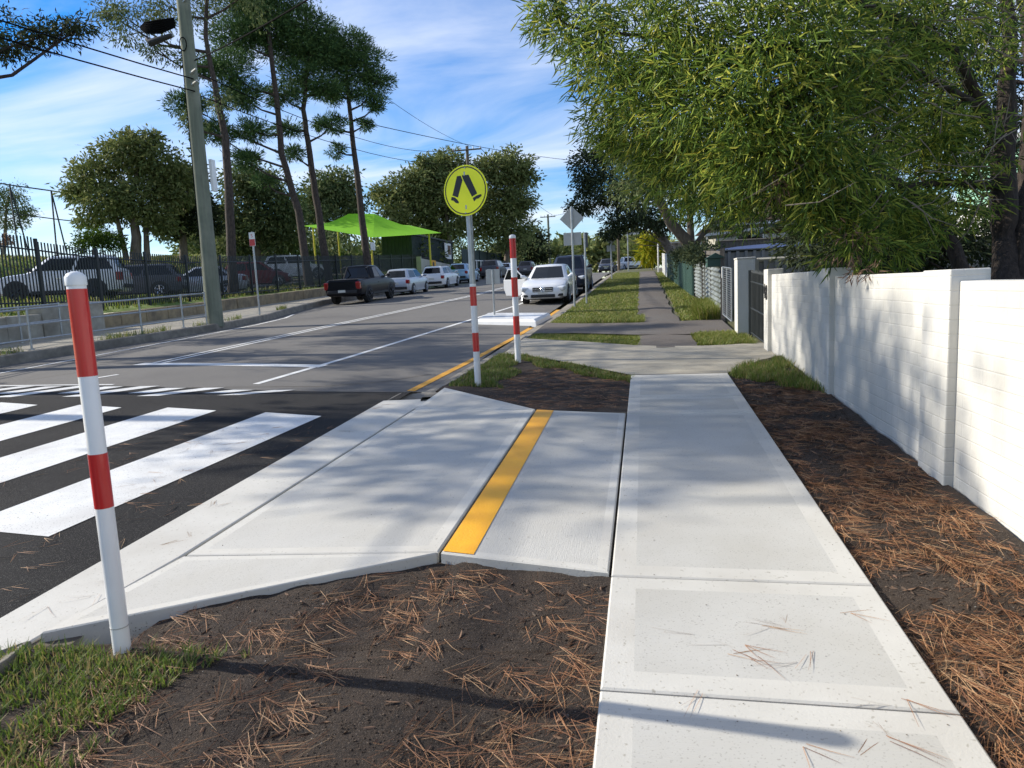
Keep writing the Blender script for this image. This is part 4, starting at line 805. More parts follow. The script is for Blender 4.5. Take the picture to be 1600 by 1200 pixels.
    if kind in ('suv', 'wagon'):
        for sy in (1, -1): MB().tube([(c1 - .15, sy * wt * .92, Hh - .02), (c1 - .35, sy * wt * .92, Hh + .045), (c2 + .3, sy * wt * .92, Hh + .045), (c2 + .1, sy * wt * .92, Hh - .02)], .018, 6).build('roof_rail', 'plastic', t, smooth=40)
    if open_door:
        h = Vector((c0 - .32, -hw - .012, 0)); d = Vector((-math.cos(math.radians(62)), -math.sin(math.radians(62)), 0)); Ln = 1.08
        pts = [h + d * a + Vector((0, 0, z)) for a, z in ((0, zb + .08), (Ln * .9, zb + .08), (Ln, zb + .35), (Ln, belt), (0, belt))]
        dr = MB().poly(pts, .07).build('open_door', paint_, t, bevel=.015)
        MB().poly([h + d * a + Vector((0, 0, z)) for a, z in ((.1, belt), (Ln - .02, belt), (Ln - .25, Hh - .13), (.55, Hh - .13))], .02).build('door_window', 'glass', dr)
        MB().tube([h + d * a + Vector((0, 0, z)) for a, z in ((.02, belt), (.5, Hh - .10), (Ln - .22, Hh - .10), (Ln, belt))], .025, 6).build('door_frame', paint_, dr, smooth=40)
    return t
def onroad(x, y): return (x, y, rz_(x, y) + .003)
U = math.pi / 2
def park(kind, p, x, y, up=True, **kw):
    t = car(kind, p, onroad(x, y), U if up else -U, **kw); t.rotation_euler = (0, -math.atan(S) if up else math.atan(S), U if up else -U) if y < 55 else (0, 0, U if up else -U); return t
park('ute', 'p_black', -14.2, 34.9, label='black dual cab pickup truck parked facing up the street', rims='rim_d', dark_cladding=True)
park('hatch', 'p_silver', -14.0, 41.2, label='small silver hatchback parked in front of the black pickup')
park('wagon', 'p_white', -14.0, 48.6, label='white hatchback parked beside the cream wall')
park('wagon', 'p_blue', -14.3, 56.4, label='pale blue hatchback parked beyond the white hatchback', group='cars parked along the kerb')
park('suv', 'p_grey', -14.3, 68.5, label='grey SUV parked near the white balustrade', group='cars parked along the kerb')
park('hatch', 'p_white', -14.3, 75.5, label='white car parked beyond the grey SUV', group='cars parked along the kerb')
park('suv', 'p_bronze', -13.5, 84.5, label='bronze grey SUV parked far up the left kerb', group='cars parked along the kerb')
park('sedan', 'p_navy', -12.8, 92, label='small dark car at the far end of the left row', group='cars parked along the kerb')
park('sedan', 'p_white', -3.72, 28.8, up=False, label='white sedan with its driver door open parked by the verge', star=True, open_door=True)
park('suv', 'p_navy', -3.55, 35.4, up=False, label='dark blue SUV parked behind the white sedan', dark_cladding=True)
park('suv', 'p_grey', -4.6, 92, up=False, label='dark SUV driving down the street far away', group='cars at the far crest')
t = park('ute', 'p_white', -1.9, 90, up=True, label='white pickup truck at the far corner', group='cars at the far crest'); t.rotation_euler = (0, 0, U + .35)
def cpk(x, y): return (x, y, left_z(x, y) + .016)
hd = math.atan2(-.42, -.91)
G2 = 'cars behind the palisade fence'
car('suv', 'p_white', cpk(-23.0, 25.2), hd, 'white SUV with dark windows behind the palisade fence', 'rim_d', True, group=G2)
car('wagon', 'p_grey', cpk(-22.9, 29.0), hd, 'dark grey wagon between the white SUV and silver sedan', group=G2)
car('sedan', 'p_silver', cpk(-21.9, 32.6), hd, 'silver sedan behind the power pole and palisade fence', group=G2)
car('hatch', 'p_red', cpk(-22.8, 39.6), hd + math.pi, 'dark red car behind the no stopping sign', group=G2)
car('suv', 'p_white', cpk(-24.2, 47.6), hd + math.pi, 'white wagon parked near the pine trunks', group=G2)
# ------------------------------------------------------------------ trees
def crown_points(blobs, csize=22, sig=.16):
    out_c = []; out_d = []
    for c, r, n in blobs:
        c = np.array(c); r = np.array(r, float) * np.ones(3); nc = max(4, n // csize)
        d = unit(rng.normal(size=(nc, 3))); rad = rng.random(nc) ** .42 * (.78 + .3 * rng.random(nc)); cc = c + d * rad[:, None] * r
        idx = rng.integers(0, nc, n); s_ = sig * (r.mean() ** .5)
        p = cc[idx] + rng.normal(size=(n, 3)) * s_ * np.array([1, 1, .62]); out_c.append(p); out_d.append(unit(p - cc[idx]) * .6 + d[idx] * .5)
    return np.concatenate(out_c), np.concatenate(out_d)
def tree(name, label, base, trunk, rad, blobs, lm, bm, L, W, droop=.4, csize=22, sig=.28, stems=(), near=False, group=None, limbs=True, cat='tree', rl=None, twigs=5):
    base = Vector(base); t = thing(name, label, cat, base, group=group)
    mb = MB(); tp = [Vector(p) - base for p in trunk]
    P = []; 
    for i in range(len(tp) - 1):
        for k in range(4): P.append(tp[i].lerp(tp[i + 1], k / 4))
    P.append(tp[-1]); n = len(P)
    P = [p + Vector((random.uniform(-1, 1), random.uniform(-1, 1), 0)) * rad * (.12 if 0 < i < n - 1 else 0) for i, p in enumerate(P)]
    mb.tube(P, [rad * (1.25 if i == 0 else 1) * (1 - .72 * i / (n - 1)) for i in range(n)], 12)
    SP = []
    for st_ in stems:
        q = [Vector(p) - base for p in st_[0]]; SP += [q[i].lerp(q[i + 1], k / 4) for i in range(len(q) - 1) for k in range(1, 5)]; mb.tube(q, [st_[1] * (1 - .5 * i / (len(q) - 1)) for i in range(len(q))], 9)
    rel = []
    for c, r, nl in blobs:
        c = Vector(c) - base; rm = r if not hasattr(r, '__len__') else sum(r) / 3; rel.append((c, r, nl))
        if limbs:
            pool = P[n // 4:] + SP
            cand = [(abs((c.z - p.z) - (c - p).xy.length * .5) * (.3 if SP else 1) + (1.0 if SP else .3) * (c - p).length, i) for i, p in enumerate(pool)]
            i = min(cand)[1]; a = pool[i]; m_ = a.lerp(c, .5) + Vector((random.uniform(-.1, .1), random.uniform(-.1, .1), -.08)) * (c - a).length
            r0 = min(rad * .5, max(.012, rm * .035 if rl is None else rl)); mb.tube([a, a.lerp(m_, .5), m_, c.lerp(m_, .4), c], [r0 * 1.2, r0, r0 * .8, r0 * .6, r0 * .35], 7)
            for k in range(twigs):
                d = Vector(tuple(rng.normal(size=3))).normalized(); e = c + Vector((d.x, d.y, d.z)) * rm * .85; o_ = c.lerp(m_, random.uniform(0, .5))
                mb.tube([o_, o_.lerp(e, .5) + Vector((0, 0, .06 * rm)), e], [r0 * .4, r0 * .25, r0 * .12], 5)
    mb.build('trunk', bm, t, smooth=50)
    C, Dd = crown_points(rel, csize, sig); n_ = len(C); Dd = Dd + rng.normal(size=(n_, 3)) * .5 + np.array([0, 0, -droop])
    o = put('crown', leafmesh('crown', C, Dd, L * rng.uniform(.6, 1.25, n_), W * rng.uniform(.7, 1.2, n_), lm, near), t)
    return t
def B(u, v, d, r, n): return (at(u, v, d), r, n)
def gnd(u, d, dz=0):
    q = at(u, 430, d); return Vector((q.x, q.y, (left_z(q.x, q.y) if q.x < -18 else (g(q.y) - .04)) + dz))
# tall gum beside the power pole
b = gnd(362, 34)
tree('gum_tree', 'tall gum tree behind the power pole with branches reaching left', b, [b - Vector((0, 0, .1)), at(359, 330, 33.9), at(352, 215, 34), at(338, 150, 34), at(322, 60, 34), at(325, -60, 34)], .24,
     [B(205, 35, 34, (2.0, 1.7, .95), 1500), B(165, 20, 34, (.9, 1, .5), 500), B(265, 10, 34, (2.1, 1.9, 1.2), 1900), B(330, -40, 34, (2.4, 2.4, 1.2), 1900), B(240, 78, 34, (.8, .8, .4), 450), B(285, 95, 34, .6, 350), B(300, 190, 34, (.7, .8, .8), 500), B(385, -10, 34, 1.6, 900), B(345, 160, 34, .8, 400)], 'lf_gum', 'bark_p', .22, .06, .6, sig=.2, rl=.06)
# pines
GP = 'tall pines behind the fence'
def pine(label, base, trunk, blobs): return tree('pine_tree', label, base, trunk, .25, [(c, tuple(1.22 * a for a in r), int(n * 1.5)) for c, r, n in blobs], 'lf_pine', 'bark_p', .32, .055, -.15, csize=46, sig=.17, group=GP, rl=.06, twigs=7)
q = gnd(483, 41); pine('leftmost tall pine, its foliage reaching the upper edge', q, [q - Vector((0, 0, .2)), at(466, 330, 41), at(440, 240, 41), at(428, 120, 41), at(415, 0, 41), at(412, -70, 41)],
  [B(405, 20, 41, (1.9, 1.9, 1.2), 4200), B(370, 60, 41, (1.5, 1.5, 1.0), 3200), B(345, 105, 40, (1.6, 1.4, .8), 3000), B(295, 165, 40, (1.0, 1, .6), 1700), B(375, 150, 41, (1.3, 1.2, .7), 2200), B(330, 205, 40.5, (1.2, 1.1, .6), 1700), B(395, 205, 41, (.9, .9, .5), 1200), B(380, 250, 40.5, (.9, .9, .45), 1100), B(435, 60, 42, (1.4, 1.4, 1.0), 2600), B(380, 0, 41, (1.8, 1.8, 1), 3000), B(440, -20, 41, (2, 2, 1), 2500), B(412, 285, 41, (.5, .5, .3), 400)])
q = gnd(514, 43); pine('middle tall pine with a forked upper trunk', q, [q - Vector((0, 0, .2)), at(497, 330, 43), at(484, 240, 43), at(474, 170, 43), at(482, 90, 43), at(478, 30, 43)],
  [B(480, 40, 43, (1.5, 1.5, .9), 3000), B(455, 75, 43, (1.4, 1.4, .9), 2600), B(500, 80, 43.5, (1.3, 1.3, .9), 2400), B(470, 120, 43, (1.3, 1.3, .7), 2000), B(440, 150, 42.5, (1.1, 1.1, .5), 1400), B(510, 140, 43.5, (1.0, 1, .5), 1200), B(450, 200, 43, (.8, .8, .4), 800), B(520, 195, 43, (.7, .7, .35), 650), B(455, 240, 43, (.7, .7, .3), 550)])
q = gnd(578, 45); pine('rightmost tall pine with a rounded top beside the canopy', q, [q - Vector((0, 0, .2)), at(566, 340, 45), at(556, 260, 45), at(548, 190, 45), at(541, 120, 45), at(538, 70, 45)],
  [B(540, 72, 45, (1.5, 1.4, .8), 3000), B(515, 90, 45, (1.3, 1.3, .9), 2400), B(572, 95, 45, (1.2, 1.2, .8), 2200), B(590, 128, 45, (.85, .9, .6), 1300), B(545, 120, 45, (1.3, 1.3, .8), 1900), B(520, 145, 45, (1.1, 1.1, .5), 1200), B(575, 152, 45, (.9, .9, .45), 900), B(586, 168, 45, (.45, .5, .28), 400), B(572, 195, 45, (.45, .45, .26), 380), B(505, 190, 44.5, (.7, .7, .35), 500), B(525, 235, 45, (.6, .5, .3), 350)])
# gums behind the car park
q = gnd(215, 47); tree('gum_tree', 'broad olive gum tree on the bank behind the white SUV', q, [q - Vector((0, 0, .2)), at(212, 370, 47), at(205, 320, 47), at(215, 260, 47)], .4,
  [B(150, 275, 47, (1.9, 1.8, 1.3), 2200), B(200, 240, 47, (2.0, 2, 1.2), 2600), B(245, 255, 47.5, (2.2, 2, 1.5), 2800), B(175, 315, 46.5, (2.1, 2, 1.4), 2600), B(225, 315, 47, (2.3, 2.2, 1.6), 2800), B(275, 290, 48, (1.8, 1.8, 1.6), 2200), B(120, 300, 47, (1.0, 1, .7), 900), B(135, 345, 47, (.9, .9, .5), 500), B(198, 212, 47, (.6, .6, .5), 400), B(238, 215, 47, (.7, .7, .5), 450), B(250, 350, 47, 1.1, 800)], 'lf_olive', 'bark_e', .36, .13, .4, sig=.24, stems=[([q + Vector((.6, .3, 0)), at(228, 360, 47.4), at(245, 300, 47.4)], .22), ([q + Vector((-.8, .2, 0)), at(186, 355, 46.6), at(175, 310, 46.6)], .2)])
q = gnd(290, 51); tree('gum_tree', 'dark dense gum tree between the olive gum and the pole', q, [q - Vector((0, 0, .2)), at(286, 370, 51), at(292, 310, 51)], .35,
  [B(290, 320, 51, (2.0, 2, 1.9), 3200), B(262, 350, 51, (1.3, 1.4, 1.1), 1600), B(318, 345, 51, (1.4, 1.5, 1.3), 2000), B(300, 280, 51, (1.4, 1.4, 1.0), 1400)], 'lf_dark', 'bark_e', .36, .13, .4, sig=.24)
q = gnd(400, 56); tree('gum_tree', 'grey green gum tree right of the power pole', q, [q - Vector((0, 0, .2)), at(402, 380, 56), at(405, 310, 56)], .4,
  [B(385, 285, 56, (2.0, 2, 1.5), 2600), B(420, 300, 56, (2.0, 2, 1.6), 2600), B(370, 335, 56, (1.8, 2, 1.6), 2400), B(415, 350, 56, (2.2, 2.2, 1.6), 3000), B(450, 335, 56, (1.6, 1.6, 1.5), 1900), B(445, 375, 56, (1.8, 1.8, 1.0), 1600), B(372, 385, 56, (1.6, 1.6, .9), 1400)], 'lf_gum', 'bark_e', .4, .15, .4, sig=.27)
q = gnd(150, 45); tree('bush', 'bright green bush at the foot of the olive gum', q, [q - Vector((0, 0, .1)), q + Vector((0, 0, .8))], .08, [B(150, 372, 45, (1.2, 1.2, .8), 1800), B(178, 380, 45, (.8, .8, .6), 900), B(125, 384, 45, (.5, .6, .4), 400)], 'lf_bush', 'bark_e', .2, .09, .1, sig=.2, cat='bush')
q = gnd(12, 50); tree('bush', 'small rust brown bush on the bank at the left edge', q, [q - Vector((0, 0, .1)), q + Vector((0, 0, .7))], .05, [B(12, 376, 50, (.35, .35, .5), 700)], 'needle', 'bark_e', .16, .05, 0, sig=.12, cat='bush')
q = gnd(5, 68); tree('gum_tree', 'small spreading gum at the left edge beyond the bank', q, [q - Vector((0, 0, .2)), at(8, 370, 68), at(10, 320, 68)], .25, [B(12, 305, 68, (1.7, 1.7, 1.2), 1400), B(35, 330, 68, (1.2, 1.2, .7), 800), B(-10, 330, 68, 1.6, 1000), B(15, 350, 68, (1.6, 1.6, .6), 700)], 'lf_gum', 'bark_e', .3, .1, .4, sig=.26)
# gums behind the canopy and along the far left
far_g = 'gum trees beyond the shade canopy'
for lab, u, d, bl, lm in (
  ('gum tree behind the left end of the lime canopy', 512, 78, [(500, 305, 2.6, 2200), (528, 290, 2.6, 2200), (545, 320, 2.2, 1600), (485, 335, 2.2, 1500), (520, 350, 2.6, 1500)], 'lf_gum'),
  ('olive gum tree behind the right end of the lime canopy', 632, 82, [(610, 305, 2.2, 1800), (640, 292, 2.6, 2200), (655, 325, 2.4, 1900), (615, 340, 2.2, 1500), (640, 365, 2.6, 1500)], 'lf_olive'),
  ('tall gum tree left of the round sign', 700, 84, [(670, 275, 2.4, 2000), (700, 262, 2.6, 2300), (685, 310, 3.0, 2600), (715, 300, 2.8, 2400), (700, 350, 3.2, 2600), (670, 360, 2.4, 1700), (660, 250, 1.0, 400)], 'lf_olive'),
  ('tall gum tree right of the round sign', 790, 88, [(765, 265, 2.4, 2000), (800, 258, 2.6, 2200), (815, 280, 2.0, 1500), (775, 305, 3.2, 2800), (805, 320, 2.6, 2200), (755, 345, 3.0, 2400), (800, 362, 2.8, 2200)], 'lf_olive'),
  ('dark low tree at the end of the green fence', 822, 98, [(815, 385, 2.8, 2400), (835, 375, 2.0, 1500), (790, 395, 2.6, 2000), (842, 395, 1.6, 1000)], 'lf_dark')):
    q = gnd(u, d); q.z = g(q.y); tree('gum_tree', lab, q, [q - Vector((0, 0, .2)), at(u + 3, 380, d), at(u - 4, 320, d), at(u, 280, d)] if 'low' not in lab else [q - Vector((0, 0, .2)), at(u, 400, d), at(u, 385, d)], .38, [B(a, b_, d + random.uniform(-1.5, 1.5), (r, r, r * .8), n) for a, b_, r, n in bl], lm, 'bark_e', .55, .22, .4, sig=.30, group=far_g)
# left edge overhanging gum and its neighbours outside the frame: their crowns shade the crossing
b = Vector((-16.7, 13.4, g(13.4)))
tree('gum_tree', 'overhanging gum branch with dark leaves at the upper left corner', b, [b - Vector((0, 0, .1)), b + Vector((.1, .1, 3)), b + Vector((.3, .6, 6)), b + Vector((.2, .9, 9))], .25,
     [B(75, 55, 18, (.85, .7, .28), 1000), B(20, 78, 18, (.7, .6, .28), 700), B(125, 42, 18, (.5, .5, .2), 450), B(-40, 40, 18, (1.2, 1.2, .6), 1200), (b + Vector((-.5, .3, 8.6)), (2.0, 1.9, 1.0), 1600), (b + Vector((1, -.8, 9.4)), (1.4, 1.4, .8), 1000)], 'lf_dark', 'bark_d', .16, .045, .5, sig=.2, rl=.05)
for lab, x, y, bl in (('tall gum standing by the far footpath left of the frame', -18.2, 8.8, [((.6, -1.6, 9.0), (1.4, .9, .7), 800), ((.5, -1.3, 10.7), (1.4, .9, .7), 800), ((.3, -.2, 8.2), (1.5, 1.3, .8), 900), ((.8, 1.0, 9.6), (1.6, 1.4, .9), 1000), ((-.4, .3, 11.2), (1.6, 1.5, .9), 1000), ((1.2, -.6, 10.6), (1.2, 1.1, .7), 700)]),
                      ('second tall gum left of the frame beside the school fence', -21.0, 10.9, [((0, .2, 9.6), (1.7, 1.5, .9), 1000), ((.9, -.9, 11.4), (1.6, 1.4, .9), 1000), ((-.6, .8, 12.6), (1.7, 1.6, .9), 1000), ((.4, 1.2, 8.0), (1.3, 1.2, .7), 600)]),
                      ('third gum left of the frame near the car park', -23.5, 15.6, [((0, 0, 6.4), (1.8, .9, .6), 900), ((1.0, -.9, 8.2), (1.9, .9, .6), 900), ((-.8, .9, 9.8), (2.0, 1.0, .6), 900)]),
                      ('fourth gum left of the frame near the bank', -25.8, 19.4, [((0, -.2, 7.0), (1.9, .9, .6), 900), ((1.2, .8, 8.6), (2.0, 1, .6), 900), ((-.6, -1.0, 10.2), (1.9, 1, .6), 900)])):
    b = Vector((x, y, g(y) if x > -18.4 else left_z(x, y))); tree('gum_tree', lab, b, [b - Vector((0, 0, .1)), b + Vector((.1, 0, 4)), b + Vector((0, .2, 8)), b + Vector((.2, .1, 11.5))], .26, [(b + Vector(c), r, n) for c, r, n in bl], 'lf_gum', 'bark_e', .26, .085, .5, sig=.26, rl=.05)
# right side trees
b = Vector((3.3, 7.35, g(7.35) - .05))
near_b = [(862, 22, 7.6, .30, 420), (915, 35, 7.6, .55, 1200), (935, 110, 7.8, .40, 700), (975, 150, 8, .55, 1300), (945, 195, 8.2, .34, 600), (1000, 215, 8, .52, 1200), (1010, 60, 7, .72, 1700), (1040, 150, 7.2, .66, 1600), (1065, 235, 7.6, .58, 1400), (1050, 290, 8.2, .40, 700),
          (1100, 50, 6.6, .75, 1700), (1120, 150, 6.6, .72, 1700), (1140, 240, 6.8, .62, 1500), (1130, 300, 7.4, .45, 900), (1200, 50, 6.2, .75, 1600), (1205, 150, 6.1, .62, 1500), (1215, 235, 6.2, .55, 1400), (1205, 305, 6.8, .48, 900), (1290, 60, 6.1, .7, 1300), (1285, 175, 6.1, .52, 1100), (1290, 265, 6.3, .46, 1000), (1325, 330, 6.5, .36, 650), (1270, 330, 6.6, .36, 600),
          (1390, 60, 6.6, .6, 800), (1370, 200, 6.9, .5, 700), (1430, 270, 7.6, .45, 500), (1490, 110, 7.6, .55, 450), (1570, 40, 7.4, .5, 400), (1340, 130, 6.6, .55, 800), (1080, -60, 7, .8, 1100), (1200, -70, 6.4, .9, 1200), (970, -60, 7.6, .7, 900), (1350, -60, 6.8, .9, 900), (1500, -40, 7, .8, 700), (1400, 130, 6.9, .55, 1000), (1450, 210, 7.3, .5, 900), (1380, 330, 6.9, .42, 900), (1440, 350, 7.2, .4, 800), (1500, 300, 7.5, .42, 700), (1330, 385, 6.5, .28, 500), (1390, 395, 6.8, .25, 400), (1480, 180, 7.4, .45, 600), (1540, 230, 7.2, .35, 400), (1460, 40, 6.9, .6, 900)]
nt_ = tree('willow_leaved_tree', 'large willow leaved tree overhanging the white wall and footpath', b, [b - Vector((0, 0, .1)), at(1572, 380, 7.6), at(1568, 250, 7.6), at(1572, 150, 7.6), at(1580, 60, 7.6), at(1570, -60, 7.6)], .16,
     [B(u, v, d, (r, r, r * .85), int(n * .98)) for u, v, d, r, n in near_b], 'lf_near', 'bark_d', .145, .016, .35, csize=24, sig=.125, near=True, rl=.014, twigs=6,
     stems=[([b + Vector((.05, .1, .1)), at(1490, 385, 7.4), at(1440, 320, 7.3), at(1400, 285, 7.1), at(1310, 270, 6.8)], .085), ([at(1555, 290, 7.6), at(1480, 285, 7.4), at(1400, 292, 7.1)], .05), ([b + Vector((.25, .15, 0)), at(1605, 300, 7.7), at(1615, 120, 7.9), at(1600, -40, 8)], .13), ([at(1565, 230, 7.55), at(1525, 150, 7.4), at(1490, 80, 7.2), at(1380, 20, 6.8), at(1250, -30, 6.6), at(1100, -50, 6.9), at(980, -50, 7.5)], .07), ([at(1540, 170, 7.5), at(1400, 95, 6.7), at(1270, 92, 6.2), at(1225, 70, 6.1), at(1130, 85, 6.4), at(1040, 60, 7), at(940, 50, 7.5)], .035), ([at(1400, 285, 7.1), at(1300, 270, 6.8), at(1200, 240, 6.4), at(1110, 260, 6.9), at(1040, 240, 7.5), at(980, 190, 8)], .04), ([at(1400, 95, 6.7), at(1330, 160, 6.4), at(1240, 170, 6.1), at(1140, 150, 6.5), at(1040, 150, 7.2)], .03)])
mb = MB()
for k in range(170):
    u = random.uniform(1180, 1600); v = random.uniform(-20, 330); d = random.uniform(5.9, 7.2); a = at(u, v, d) - nt_.location; c = a + Vector((random.uniform(-.6, .6), random.uniform(-.3, .3), random.uniform(-.35, .3))); m_ = a.lerp(c, .5) + Vector((0, 0, random.uniform(-.08, .08)))
    mb.tube([a, m_, c], [.006, .0045, .002], 5)
tag(mb.build('bare_twigs', 'twig', nt_), kind='stuff')
C, Dd = crown_points([(at(1335, 380, 6.2) - nt_.location, (.22, .2, .22), 90), (at(1352, 428, 5.9) - nt_.location, (.12, .12, .07), 60), (at(1215, 290, 6.2) - nt_.location, (.06, .06, .2), 90)], 14, .12)
tag(put('dry_leaves', leafmesh('dry_leaves', C, Dd + rng.normal(size=C.shape) * .4 + np.array([0, 0, -.6]), .085, .010, 'dry', True), nt_), kind='stuff')
b = Vector((6.2, 11.3, g(11.3) - .05)); tree('gum_tree', 'dark tree behind the big tree, showing patches of sky', b, [b - Vector((0, 0, .1)), b + Vector((0, 0, 1.5)), b + Vector((.1, .1, 3)), b + Vector((0, .1, 4.6))], .14,
     [B(1330, 240, 11.5, (1.0, .9, .8), 3230), B(1420, 180, 11.5, (1.1, 1, .9), 2890), B(1500, 220, 11.5, (1.0, .9, .8), 2210), B(1580, 150, 12, (1.1, 1, .9), 2550), B(1430, 60, 12, (1.3, 1.1, .9), 3230), B(1540, 40, 12, (1.3, 1.1, 1), 3230), B(1350, 110, 11.5, (1, 1, .8), 2550), B(1590, 280, 12, (.8, .8, .7), 1530), B(1250, 200, 12, (1.1, 1, 1), 3060), B(1300, 20, 12, (1.2, 1, .9), 2550)], 'lf_dark', 'bark_d', .13, .03, .4, csize=20, sig=.2)
b = Vector((4.2, 9.2, g(9.2) - .05)); tree('shrub', 'dark dense shrubs filling the space behind the white wall', b, [b - Vector((0, 0, .1)), b + Vector((0, 0, .8)), b + Vector((-.1, 0, 1.6))], .07,
     [B(1310, 345, 10, (.8, .7, .6), 2600), B(1385, 375, 9.6, (.7, .6, .5), 2200), B(1460, 385, 9.4, (.6, .6, .45), 1900), B(1530, 375, 9.6, (.5, .5, .5), 1400), B(1340, 400, 9.4, (.6, .5, .3), 1500), B(1270, 385, 10.4, (.5, .5, .45), 1400), B(1430, 340, 10, (.6, .6, .4), 1200)], 'lf_dark', 'bark_d', .12, .03, .3, csize=20, sig=.16, cat='shrub')
b = Vector((2.6, 29.5, g(29.5) - .05)); tree('gum_tree', 'street gum with a pale leaning trunk behind the corrugated fence', b, [b - Vector((0, 0, .1)), at(1080, 385, 28), at(1050, 350, 27.5), at(1028, 312, 27), at(1020, 270, 27)], .3,
     [B(1000, 285, 27, (1.2, 1.3, 1.0), 1900), B(1050, 255, 27, (1.6, 1.6, 1.2), 2500), B(1095, 300, 27, (1.4, 1.5, 1.0), 2200), B(1150, 300, 26, (1.5, 1.5, 1.1), 2300), B(1210, 310, 25, (1.3, 1.3, .9), 1900), B(1100, 220, 27, (2.0, 1.8, 1.4), 2600), B(1180, 240, 26, (2.0, 1.8, 1.4), 2400), B(980, 240, 27, (.9, 1, .8), 1000), B(1140, 345, 26, (.9, 1, .5), 900), B(1260, 330, 25, (1.0, 1.0, .7), 1100)], 'lf_gum', 'bark_e', .20, .055, .5, sig=.22, stems=[([at(1080, 385, 28), at(1078, 330, 28), at(1090, 270, 28)], .16), ([at(1080, 392, 28), at(1110, 350, 28), at(1140, 300, 27)], .12)])
b = Vector((2.3, 41, g(41) - .05)); tree('gum_tree', 'dark round headed street tree above the far footpath', b, [b - Vector((0, 0, .1)), at(1035, 370, 42), at(1000, 330, 41), at(985, 290, 41)], .3,
     [B(925, 255, 40, (1.2, 1.2, 1.1), 1800), B(950, 300, 40, (1.7, 1.7, 1.3), 3000), B(985, 340, 40, (1.5, 1.5, .9), 2300), B(905, 322, 40, (.7, .8, .6), 800), B(1005, 285, 41, (1.8, 1.8, 1.5), 2900), B(1035, 345, 41, (1.3, 1.3, .8), 1600), B(915, 285, 40, (.8, .8, .7), 1000), B(955, 240, 40.5, (1.2, 1.2, .8), 1400), B(960, 362, 40, (.8, .9, .35), 700)], 'lf_dark', 'bark_e', .24, .085, .4, sig=.22)
b = Vector((1.9, 57, g(57) - .05)); tree('golden_palm', 'yellow green palm clump at the end of the footpath', b, [b - Vector((0, 0, .1)), b + Vector((0, 0, 1.2)), b + Vector((.1, 0, 2.2))], .09, [B(1018, 375, 57, (.9, .9, .9), 420), B(1012, 398, 57, (.8, .8, .6), 300), B(1035, 380, 57, (.9, .9, .8), 300)], 'lf_palm', 'bark_e', .9, .10, .7, csize=14, sig=.14, cat='palm')
for k in range(4): o_ = 0
hb = thing('hedge', 'dark creeper hedge spilling over the green and corrugated fences', 'hedge', (1.6, 29, g(29)))
C, Dd = crown_points([((random.uniform(-.1, .15), y - 29, g(y) - g(29) + 1.30 + .12 * math.sin(y)), (.28, .5, .24), 420) for y in np.arange(19.5, 33, .75)] + [((-.12, 2.4, g(31.4) - g(29) + .75), (.2, .7, .6), 900)], 24, .16)
put('foliage', leafmesh('foliage', C, Dd + rng.normal(size=C.shape) * .5, .09, .045, 'lf_dark'), hb); MB().tube([(0.02, -9, g(20) - g(29) + .1), (.02, -9, g(20) - g(29) + 1.2), (.03, 3, g(32) - g(29) + 1.2)], .02, 6).build('stem', 'bark_d', hb)
# distant tree belt
bl = []
for k in range(70):
    u = random.uniform(-250, 1900); d = random.uniform(150, 260); r = random.uniform(3, 6); q = at(u, 400, d); bl.append(((q.x, q.y, g(q.y) + r * .7 + random.uniform(0, 2)), (r * 1.3, r * 1.3, r), 500))
for u, v, d, r in ((870, 398, 130, 3), (895, 392, 140, 3.6), (920, 388, 150, 4), (935, 396, 110, 2.6), (960, 392, 120, 3.4), (985, 390, 115, 3.4), (1000, 398, 100, 2.4)): bl.append((at(u, v, d), (r * 1.2, r * 1.2, r), 900))
C, Dd = crown_points(bl, 24, .3); o = put('distant_trees', leafmesh('distant_trees', C, Dd + rng.normal(size=C.shape) * .5, 1.1, .5, 'lf_olive')); tag(o, 'far belt of olive trees along the horizon', 'trees', kind='stuff')
bl = []
for k in range(46):
    u = random.uniform(300, 660); d = random.uniform(62, 74); q = at(u, 400, d); r = random.uniform(1.3, 2.2); bl.append(((q.x, q.y, max(left_z(q.x, q.y), g(q.y)) + r * .75), (r * 1.3, r * 1.3, r), 420))
for k in range(16):
    u = random.uniform(640, 850); d = random.uniform(90, 112); q = at(u, 400, d); r = random.uniform(1.8, 2.8); bl.append(((q.x, q.y, max(left_z(q.x, q.y), g(q.y)) + 1.5 + r * .7), (r * 1.3, r * 1.3, r), 420))
C, Dd = crown_points(bl, 22, .28); o = put('understory_shrubs', leafmesh('understory_shrubs', C, Dd + rng.normal(size=C.shape) * .5, .5, .2, 'lf_gum')); tag(o, 'mass of shrubs beneath the gums behind the lime canopy', 'shrubs', kind='stuff')
